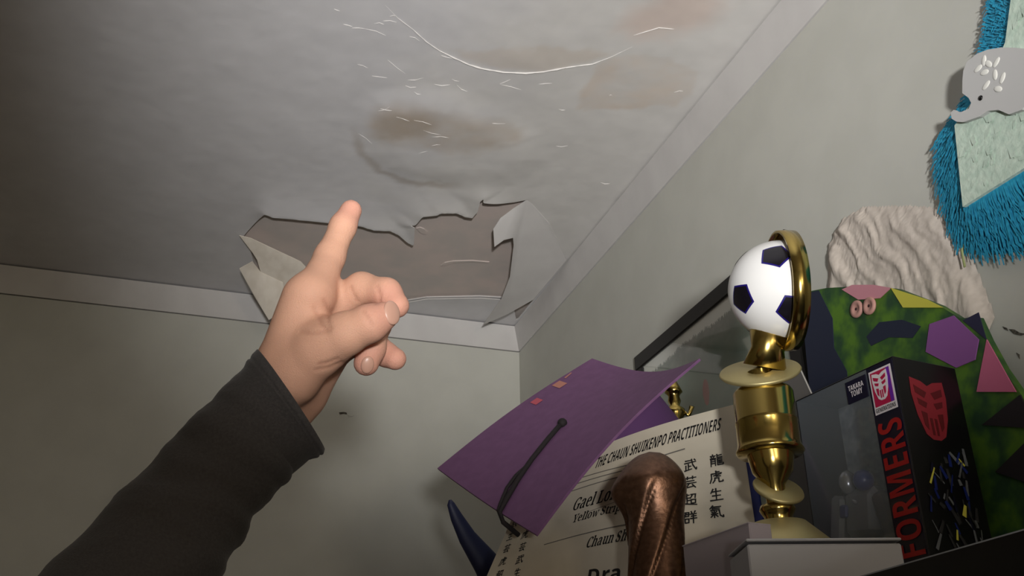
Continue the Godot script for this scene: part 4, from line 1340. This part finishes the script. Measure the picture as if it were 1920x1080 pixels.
	# maker's tag beside it, on the top corner of the window
	var tagplate := obj("maker_tag", box_mesh(o + l * 0.049 + Vector3.UP * (h - 0.0165) - r * 0.0004, Vector3(0.027, 0.022, 0.0012), 0.0003, turn), M.box_navy, t)
	st = begin()
	lettering(st, "TAKARA", "Droid Sans", true, func(x: float, y: float) -> Vector3: return o + l * lerpf(0.059, 0.039, x) + Vector3.UP * lerpf(h - 0.0105, h - 0.0155, y) + fo * 0.0014, fo)
	lettering(st, "TOMY", "Droid Sans", true, func(x: float, y: float) -> Vector3: return o + l * lerpf(0.0565, 0.0415, x) + Vector3.UP * lerpf(h - 0.0165, h - 0.0220, y) + fo * 0.0014, fo)
	obj("tag_lettering", done(st), M.label_white, tagplate)
	# the printed side: big red emblem and a scatter of bright shards of print
	var side: Node = t.get_node("printed_side")
	var sp := func(called: String, pts: Array, cx: float, cy: float, m: Material, lift: float) -> void:
		var s2 := begin()
		var out := PackedVector2Array()
		for k in range(0, pts.size(), 2):
			out.append(Vector2(pts[k] + cx, pts[k + 1] + cy))
		prism(s2, out, o + so * lift, r, Vector3.UP, so, 0.0003)
		obj(called, done(s2), m, side)
	sp.call("emblem", emblem.call(0.0215, 0.029), 0.036, h - 0.047, M.box_red_dim, 0.0002)
	for s: Array in slots:
		for sg: float in [-1.0, 1.0]:
			var q := []
			for k in range(0, 8, 2):
				q.append_array([s[k] * sg * 0.0215, s[k + 1] * 0.029])
			sp.call("emblem_slot", q, 0.036, h - 0.047, M.box_red_dark, 0.0005)
	var rng := RandomNumberGenerator.new()
	rng.seed = 9
	var shades := [M.toy_blue, M.toy_grey, M.toy_dark, M.toy_silver, M.box_navy, M.toy_dark, M.toy_grey, M.toy_blue, M.toy_dark, M.card_yellow, M.toy_dark]
	for k in 70:
		var cx := 0.012 + rng.randf() * 0.055
		var cy := h - 0.088 - rng.randf() * 0.12
		var ang := rng.randf_range(0.9, 2.4)
		var ln := rng.randf_range(0.005, 0.018)
		var wd := rng.randf_range(0.0010, 0.0048)
		var d := Vector2(cos(ang), sin(ang)) * ln / 2
		var w := Vector2(-d.y, d.x).normalized() * wd / 2
		sp.call("print_shard", [-d.x - w.x, -d.y - w.y, d.x - w.x * 0.3, d.y - w.y * 0.3, d.x + w.x, d.y + w.y, -d.x + w.x, -d.y + w.y], cx, cy, shades[k % shades.size()], 0.0002 + 0.00001 * k)
	# the moulded plastic toy behind the window
	var toy := func(called: String, m: Material, x: float, y: float, z: float, size: Vector3, spin: float) -> void:
		obj(called, box_mesh(o + l * x + Vector3.UP * y + r * z, size, size.x * 0.2, turn * Basis(Vector3(0, 0, 1), spin)), m, t)
	toy.call("toy_part", M.toy_grey, 0.085, 0.118, 0.022, Vector3(0.046, 0.050, 0.024), 0.15)
	toy.call("toy_part", M.toy_dark, 0.085, 0.070, 0.022, Vector3(0.036, 0.044, 0.022), -0.1)
	toy.call("toy_part", M.toy_grey, 0.117, 0.108, 0.020, Vector3(0.018, 0.066, 0.020), 0.25)
	toy.call("toy_part", M.toy_dark, 0.052, 0.100, 0.020, Vector3(0.018, 0.066, 0.020), -0.2)
	toy.call("toy_part", M.toy_grey, 0.075, 0.030, 0.034, Vector3(0.018, 0.050, 0.020), 0.1)
	toy.call("toy_part", M.toy_grey, 0.101, 0.030, 0.034, Vector3(0.018, 0.050, 0.020), -0.1)
	obj("toy_part", ball_mesh(o + l * 0.075 + Vector3.UP * 0.147 + r * 0.015, Vector3(0.010, 0.010, 0.010), Basis(), 16), M.toy_blue, t)
	obj("toy_part", ball_mesh(o + l * 0.096 + Vector3.UP * 0.150 + r * 0.015, Vector3(0.009, 0.012, 0.009), Basis(), 16), M.toy_silver, t)
	toy.call("toy_part", M.toy_silver, 0.084, 0.128, 0.008, Vector3(0.006, 0.004, 0.003), 0.5)
	toy.call("toy_part", M.toy_blue, 0.099, 0.122, 0.008, Vector3(0.010, 0.012, 0.004), 0.2)

func horn() -> void:
	var t := thing("blue_fin", "dark blue curved plastic fin beside the cap on the bookcase", "ornament", Vector3(-0.29, TOP, 0.74))
	var o := -t.position
	var pts := [Vector3(-0.3706, 1.8715, 0.7705), Vector3(-0.3690, 1.8660, 0.7690), Vector3(-0.3590, 1.8490, 0.7639), Vector3(-0.3410, 1.8240, 0.7557), Vector3(-0.3130, 1.7930, 0.7486), Vector3(-0.2830, 1.7600, 0.7420), Vector3(-0.2700, 1.7000, 0.7390), Vector3(-0.2700, 1.6230, 0.7390)]
	var rel := []
	for p: Vector3 in pts:
		rel.append(p + o)
	obj("blade", sweep_mesh(rel, [Vector2(0.002, 0.002), Vector2(0.0055, 0.004), Vector2(0.009, 0.006), Vector2(0.013, 0.008), Vector2(0.019, 0.010), Vector2(0.028, 0.012), Vector2(0.034, 0.013), Vector2(0.038, 0.014)], Vector3(1, 0, 0), 20), M.plastic_navy, t)
	obj("base", box_mesh(Vector3(0.02, 0.004, 0), Vector3(0.10, 0.008, 0.06), 0.002), M.plastic_navy, t)

# ------------------------------------------------------------------ on the right-hand wall
func framed_picture() -> void:
	var z0 := 0.645
	var z1 := 1.125
	var y0 := 1.80
	var y1 := 2.1755
	var w := 0.027
	var t := thing("framed_picture", "black framed landscape picture hanging on the wall behind the cap", "picture", Vector3(0, y0, (z0 + z1) / 2))
	var o := -t.position
	obj("frame_rail", box_mesh(o + Vector3(-0.0055, y1 - w / 2, (z0 + z1) / 2), Vector3(0.011, w, z1 - z0), 0.002), M.frame_black, t)
	obj("frame_rail", box_mesh(o + Vector3(-0.0055, y0 + w / 2, (z0 + z1) / 2), Vector3(0.011, w, z1 - z0), 0.002), M.frame_black, t)
	obj("frame_stile", box_mesh(o + Vector3(-0.0055, (y0 + y1) / 2, z0 + w / 2), Vector3(0.011, y1 - y0 - 2 * w, w), 0.002), M.frame_black, t)
	obj("frame_stile", box_mesh(o + Vector3(-0.0055, (y0 + y1) / 2, z1 - w / 2), Vector3(0.011, y1 - y0 - 2 * w, w), 0.002), M.frame_black, t)
	# the print: pale top band, ragged tree line, dull green ground, a red spot
	var iw := 640
	var ih := 480
	var im := Image.create(iw, ih, false, Image.FORMAT_RGB8)
	for y in ih:
		for x in iw:
			var top_band := 28.0 + 7.0 * noise.get_noise_2d(x * 4.0, 5.0) + 16.0 * absf(noise.get_noise_2d(x * 18.0, 50.0)) + 4.0 * sin(x * 0.02)
			var w1 := noise.get_noise_2d(x * 1.2, y * 1.6)
			var c := Color(0.93, 0.94, 0.91)
			if y > top_band:
				var f := smoothstep(top_band, top_band + 60.0, y + 30.0 * w1)
				c = Color(0.60, 0.61, 0.585).lerp(Color(0.46, 0.51, 0.45), f)
				c = c.lerp(Color(0.39, 0.48, 0.43), clampf(0.5 * w1 + 0.2, 0.0, 0.6))
			var dx := (x - 300.0) / 14.0
			var dy := (y - 172.0) / 28.0
			if dx * dx + dy * dy < 1.0 + 0.5 * w1:
				c = c.lerp(Color(0.66, 0.22, 0.21), 0.9)
			im.set_pixel(x, y, c)
	var pm := StandardMaterial3D.new()
	pm.resource_name = "landscape_print"
	pm.albedo_texture = ImageTexture.create_from_image(im)
	pm.roughness = 0.7
	var st := SurfaceTool.new()
	st.begin(Mesh.PRIMITIVE_TRIANGLES)
	var za := z0 + w * 0.9
	var zb := z1 - w * 0.9
	var ya := y1 - w * 0.9
	var yb := y0 + w * 0.9
	var cs := [[za, ya, 0.0, 0.0], [zb, ya, 1.0, 0.0], [zb, yb, 1.0, 1.0], [za, yb, 0.0, 1.0]]
	for k: int in [0, 1, 2, 0, 2, 3]:
		st.set_normal(Vector3(-1, 0, 0))
		st.set_uv(Vector2(cs[k][2], cs[k][3]))
		st.add_vertex(o + Vector3(-0.0062, cs[k][1], cs[k][0]))
	obj("print", st.commit(), pm, t)
	obj("backing", box_mesh(o + Vector3(-0.003, (y0 + y1) / 2, (z0 + z1) / 2), Vector3(0.004, y1 - y0 - w, z1 - z0 - w), 0.0005), M.carton_brown, t)
	obj("glass", box_mesh(o + Vector3(-0.0078, (y0 + y1) / 2, (z0 + z1) / 2), Vector3(0.0012, y1 - y0 - 1.8 * w, z1 - z0 - 1.8 * w), 0.0002), M.picture_glass, t)

func painted_board() -> void:
	var t := thing("painted_board", "green and navy painted board with coloured paper shapes behind the toy box", "artwork", Vector3(0, TOP, 1.3))
	var o := -t.position
	var shape := func(called: String, list: Array, x: float, th: float, m: Material) -> void:
		var l := []
		for k in range(0, list.size(), 2):
			l.append_array([list[k] + o.z, list[k + 1] + o.y])
		obj(called, wall_shape(l, x, th), m, t)
	shape.call("board", [1.150,1.6215,1.167,2.058,1.220,2.0405,1.2676,2.0204,1.3349,1.9867,1.3901,1.9427,1.4139,1.9178,1.4350,1.9100,1.4409,1.8843,1.4510,1.8521,1.4646,1.8216,1.4774,1.7736,1.4828,1.7170,1.4800,1.6215], -0.022, 0.008, M.painted_green)
	# broad navy brush areas
	shape.call("navy_patch", [1.152,1.86,1.168,2.056,1.205,2.044,1.222,2.00,1.216,1.965,1.232,1.93,1.226,1.88,1.20,1.85], -0.030, 0.0006, M.painted_navy)
	shape.call("navy_patch", [1.275,1.955,1.30,1.962,1.335,1.950,1.36,1.932,1.345,1.925,1.31,1.940,1.28,1.942], -0.030, 0.0005, M.painted_navy)
	shape.call("pink_paper", [1.2483,2.0253,1.2676,2.0222,1.3027,2.0060,1.3286,1.9902,1.3082,1.9870,1.2734,2.0010], -0.0302, 0.0012, M.card_pink)
	shape.call("yellow_paper", [1.3286,1.9902,1.3411,1.9613,1.3964,1.9369,1.3769,1.9547], -0.0302, 0.0012, M.card_yellow)
	shape.call("purple_hexagon", [1.3739,1.9284,1.4079,1.9232,1.4321,1.8879,1.4220,1.8711,1.3967,1.8725,1.3609,1.9032], -0.0304, 0.0012, M.card_purple)
	shape.call("navy_triangle", [1.4179,1.9138,1.4390,1.9132,1.4409,1.8843], -0.0302, 0.0008, M.card_navy)
	shape.call("pink_triangle", [1.4416,1.8841,1.4152,1.8414,1.4606,1.8255], -0.0302, 0.0012, M.card_rose)
	shape.call("black_triangle", [1.4127,1.8097,1.4646,1.8216,1.4700,1.7885], -0.0302, 0.0012, M.card_black)
	shape.call("black_triangle", [1.4160,1.7642,1.4740,1.7860,1.4790,1.7290], -0.0302, 0.0012, M.card_black)
	for b: Array in [[1.2689, 1.9911], [1.2909, 1.9854]]:
		var st := begin(true)
		var turn := Basis(Vector3(0, 0, 1), PI / 2)
		var prof := [[0.0, 0.0], [0.0095, 0.0], [0.0102, 0.0015], [0.0095, 0.0035], [0.0055, 0.0032], [0.0048, 0.0024], [0.0, 0.0024]]
		lathe(st, prof, Vector3.ZERO, 28)
		var bt := obj("button", done(st), M.button_pink, t)
		bt.transform = Transform3D(turn, o + Vector3(-0.0302, b[1], b[0]))
		obj("button_hole", lathe_mesh([[0.0, 0.0022], [0.0017, 0.0022], [0.0017, 0.0028], [0.0, 0.0028]], Vector3.ZERO, 14), M.button_hole, bt)

func cream_relief() -> void:
	keep_outline("cream", [1.182,2.040,1.197,2.105,1.232,2.131,1.274,2.125,1.343,2.088,1.392,2.057,1.407,2.023,1.417,1.987,1.427,1.917,1.405,1.899,1.318,1.914,1.201,1.989])
	var t := thing("crinkled_relief", "cream crinkled papier mache piece on the wall above the green board", "artwork", Vector3(0, 1.9, 1.3))
	var o := -t.position
	var st := begin(true)
	var step := 0.0025
	var n := 104
	var hgt := func(z: float, y: float) -> float:
		var d := inside(Vector2(z, y), "cream")
		if d <= 0.0:
			return 0.0
		# pleats run steeply down towards the lower right, with finer crinkles along them
		var ac := z * 0.9 + y * 0.42
		var al := z * 0.42 - y * 0.9
		var wob := noise.get_noise_2d(z * 600.0, y * 600.0)
		var pleat := 1.0 - absf(sin(ac * 78.0 + 2.2 * wob + al * 6.0))
		var crush := absf(noise.get_noise_2d(ac * 5200.0 + 120.0 * wob, al * 1100.0))
		var slack := absf(noise.get_noise_2d(z * 1500.0 + 300.0, y * 1100.0))
		return 0.007 * smoothstep(0.0, 0.020, d) + 0.0030 * pleat * pleat * smoothstep(0.0, 0.01, d) + 0.0042 * crush + 0.006 * slack * smoothstep(1.33, 1.24, z)
	var cache := {}
	for j in n + 1:
		for i in n + 1:
			var z := 1.175 + i * step
			var y := 1.885 + j * step
			cache[Vector2i(i, j)] = [hgt.call(z, y), Vector3(0, y, z)]
	for j in n:
		for i in n:
			var c := [cache[Vector2i(i, j)], cache[Vector2i(i + 1, j)], cache[Vector2i(i + 1, j + 1)], cache[Vector2i(i, j + 1)]]
			for q: Array in [[0, 1, 2], [0, 2, 3]]:
				if c[q[0]][0] > 0.0 or c[q[1]][0] > 0.0 or c[q[2]][0] > 0.0:
					var v := []
					for k: int in q:
						v.append(o + c[k][1] + Vector3(-0.001 - c[k][0], 0, 0))
					tri(st, v[0], v[1], v[2], Vector3(-1, 0, 0))
	st.index()
	obj("relief", done(st), M.cream_relief, t)
	var l := []
	for p: Vector2 in poly.cream.line:
		l.append_array([p.x + o.z, p.y + o.y])
	obj("backing", wall_shape(l, -0.0002, 0.0010), M.cream_relief, t)

func pinata() -> void:
	var t := thing("pinata", "teal fringed paper pinata with pale mint panel hanging on the wall", "pinata", Vector3(0, 1.94, 1.55))
	var o := -t.position
	var front := flat2([1.578,2.204,1.550,2.149,1.526,2.128,1.467,2.108,1.453,2.021,1.533,2.017,1.610,2.010,1.660,2.144,1.63,2.24])
	var back := flat2([1.538,2.245,1.499,2.177,1.467,2.143,1.420,2.125,1.407,2.087,1.412,2.016,1.421,1.996,1.447,1.976,1.490,1.959,1.567,1.947,1.650,1.96,1.69,2.15,1.65,2.28])
	var st := begin()
	prism(st, front, o + Vector3(-0.028, 0, 0), Vector3(0, 0, 1), Vector3(0, 1, 0), Vector3(-1, 0, 0), 0.006)
	obj("front_panel", done(st), M.crepe_mint, t)
	# body: the sloping sides between the panel and the larger back
	st = begin()
	var nf := 60
	var around := func(line: PackedVector2Array, f: float) -> Vector2:
		var total := 0.0
		for i in line.size():
			total += line[i].distance_to(line[(i + 1) % line.size()])
		var want := fposmod(f, 1.0) * total
		for i in line.size():
			var s := line[i].distance_to(line[(i + 1) % line.size()])
			if want <= s:
				return line[i].lerp(line[(i + 1) % line.size()], want / s)
			want -= s
		return line[0]
	var mid := Vector2(1.54, 2.10)
	for k in nf:
		var a := around.call(front, float(k) / nf) as Vector2
		var b := around.call(front, float(k + 1) / nf) as Vector2
		var c := around.call(back, float(k + 1) / nf) as Vector2
		var d := around.call(back, float(k) / nf) as Vector2
		var out2 := (a - mid).normalized()
		var out := Vector3(-0.6, out2.y, out2.x)
		quad(st, o + Vector3(-0.030, a.y, a.x), o + Vector3(-0.030, b.y, b.x), o + Vector3(-0.012, c.y, c.x), o + Vector3(-0.012, d.y, d.x), out)
		quad(st, o + Vector3(-0.012, d.y, d.x), o + Vector3(-0.012, c.y, c.x), o + Vector3(-0.002, c.y, c.x), o + Vector3(-0.002, d.y, d.x), Vector3(0, out2.y, out2.x))
	obj("body", done(st), M.crepe_teal, t)
	# rows of cut crepe fringe on the sides, each strip a little curled
	var fr := begin()
	var rng := RandomNumberGenerator.new()
	rng.seed = 4
	var rows := 7
	var per := 420
	for row in rows:
		for k in per:
			var f := (k + rng.randf() * 0.6) / per
			var g0 := float(row) / rows
			var p2 := (around.call(front, f) as Vector2).lerp(around.call(back, f), g0)
			var p3 := (around.call(front, f) as Vector2).lerp(around.call(back, f), minf(g0 + 0.24, 1.06))
			var base := Vector3(lerpf(-0.030, -0.012, g0), p2.y, p2.x)
			var tip := Vector3(lerpf(-0.030, -0.012, minf(g0 + 0.24, 1.06)), p3.y, p3.x)
			var rad := (p2 - mid).normalized()
			var lift := Vector3(-0.35, rad.y, rad.x).normalized() * rng.randf_range(0.001, 0.006)
			var sd := Vector3(0, rad.x, -rad.y) * 0.0011
			var jig := Vector3(0, rng.randf_range(-0.004, 0.004) - 0.003, rng.randf_range(-0.004, 0.004))
			var m := base.lerp(tip, 0.55) + lift * 0.9
			var e := tip + lift + jig
			quad(fr, o + base - sd, o + base + sd, o + m + sd, o + m - sd, lift)
			quad(fr, o + m - sd, o + m + sd, o + e + sd * 0.7, o + e - sd * 0.7, lift)
	var fo := obj("fringe", done(fr), M.crepe_teal, t)
	fo.set_meta("kind", "stuff")
	# ruffled crepe on the panel
	var rf := begin()
	for k in 300:
		var z := rng.randf_range(1.45, 1.65)
		var y := rng.randf_range(2.01, 2.23)
		if not Geometry2D.is_point_in_polygon(Vector2(z, y), front):
			continue
		var base := Vector3(-0.0338, y, z)
		var ln := rng.randf_range(0.006, 0.016)
		var dirv := Vector3(-rng.randf_range(0.05, 0.18), -1, rng.randf_range(-0.5, 0.3)).normalized() * ln
		var sd := Vector3(0, rng.randf_range(-0.3, 0.3), 1) * rng.randf_range(0.002, 0.005)
		var tip2 := base + dirv
		if not Geometry2D.is_point_in_polygon(Vector2(tip2.z - 0.006, tip2.y - 0.004), front) or not Geometry2D.is_point_in_polygon(Vector2(tip2.z + 0.006, tip2.y - 0.004), front):
			continue
		quad(rf, o + base - sd, o + base + sd, o + base + dirv + sd * 0.8, o + base + dirv - sd * 0.8, Vector3(-1, 0, 0))
	var ro := obj("ruffle", done(rf), M.crepe_mint, t)
	ro.set_meta("kind", "stuff")
	# grey felt elephant cut-out
	var e := thing("elephant_cutout", "grey felt elephant cut-out with white markings on the pinata", "decoration", Vector3(-0.040, 2.10, 1.53))
	var eo := -e.position
	st = begin()
	prism(st, flat2([1.495,2.143,1.499,2.152,1.506,2.158,1.520,2.157,1.533,2.152,1.548,2.143,1.562,2.132,1.593,2.104,1.614,2.074,1.608,2.038,1.589,2.045,1.585,2.060,1.563,2.072,1.552,2.068,1.537,2.073,1.527,2.085,1.515,2.092,1.504,2.093,1.484,2.100,1.4755,2.106,1.4705,2.113,1.4710,2.120,1.4755,2.1205,1.4785,2.116,1.484,2.112,1.494,2.109,1.4985,2.113,1.497,2.120,1.491,2.130]), eo + Vector3(-0.0345, 0, 0), Vector3(0, 0, 1), Vector3(0, 1, 0), Vector3(-1, 0, 0), 0.0045)
	obj("body", done(st), M.felt_grey, e)
	obj("eye", ball_mesh(eo + Vector3(-0.0392, 2.110, 1.511), Vector3(0.0016, 0.0027, 0.0027), Basis(), 14), M.bead_black, e)
	for p: Array in [[1.526, 2.144, 0.4], [1.539, 2.132, 1.1], [1.523, 2.132, 2.0], [1.534, 2.121, 0.2], [1.521, 2.118, 1.3], [1.533, 2.105, 2.3], [1.517, 2.141, 1.6], [1.541, 2.112, 0.8], [1.530, 2.137, 2.6]]:
		var rot := Basis(Vector3(1, 0, 0), p[2])
		obj("white_marking", ball_mesh(eo + Vector3(-0.0392, p[1], p[0]), Vector3(0.0008, 0.0056, 0.0030), rot, 14), M.felt_white, e)
	# hanging ribbon end
	var rb := thing("ribbon_end", "thin pale ribbon end dangling below the teal pinata", "ribbon", Vector3(-0.014, 1.972, 1.4195))
	obj("strip", sweep_mesh([Vector3(0.004, 0.036, 0.004), Vector3(-0.001, 0.02, 0.001), Vector3(0.0, 0.002, -0.001)], [Vector2(0.0018, 0.0006), Vector2(0.0018, 0.0006), Vector2(0.0018, 0.0006)], Vector3(0, 0, 1), 6), M.ribbon, rb)

func photo_card() -> void:
	var t := thing("photo_card", "grey photo card with white border leaning behind the gold trophy plate", "card", Vector3(-0.06, TOP, 1.15))
	var o := -t.position
	var l := [1.100, TOP + 0.001, 1.2200, TOP + 0.001, 1.2053, 1.9069, 1.1882, 1.9484, 1.145, 1.955, 1.100, 1.955]
	var l2 := []
	for k in range(0, l.size(), 2):
		l2.append_array([l[k] + o.z, l[k + 1] + o.y])
	obj("card", wall_shape(l2, o.x - 0.060, 0.001), M.card_grey, t)
	obj("border", wall_shape([1.2053 + o.z, 1.9069 + o.y, 1.1882 + o.z, 1.9484 + o.y, 1.1870 + o.z, 1.9480 + o.y, 1.2040 + o.z, 1.9065 + o.y], o.x - 0.061, 0.0006), M.card_edge, t)

func _ready() -> void:
	noise.seed = 77
	noise.frequency = 0.01
	noise.fractal_octaves = 4
	make_materials()
	view_and_light()
	room()
	arm()
	bookcase()
	framed_picture()
	painted_board()
	cream_relief()
	pinata()
	photo_card()
	certificate()
	mortarboard()
	statuette()
	soccer_trophy()
	figurine()
	cartons()
	toy_box()
	horn()
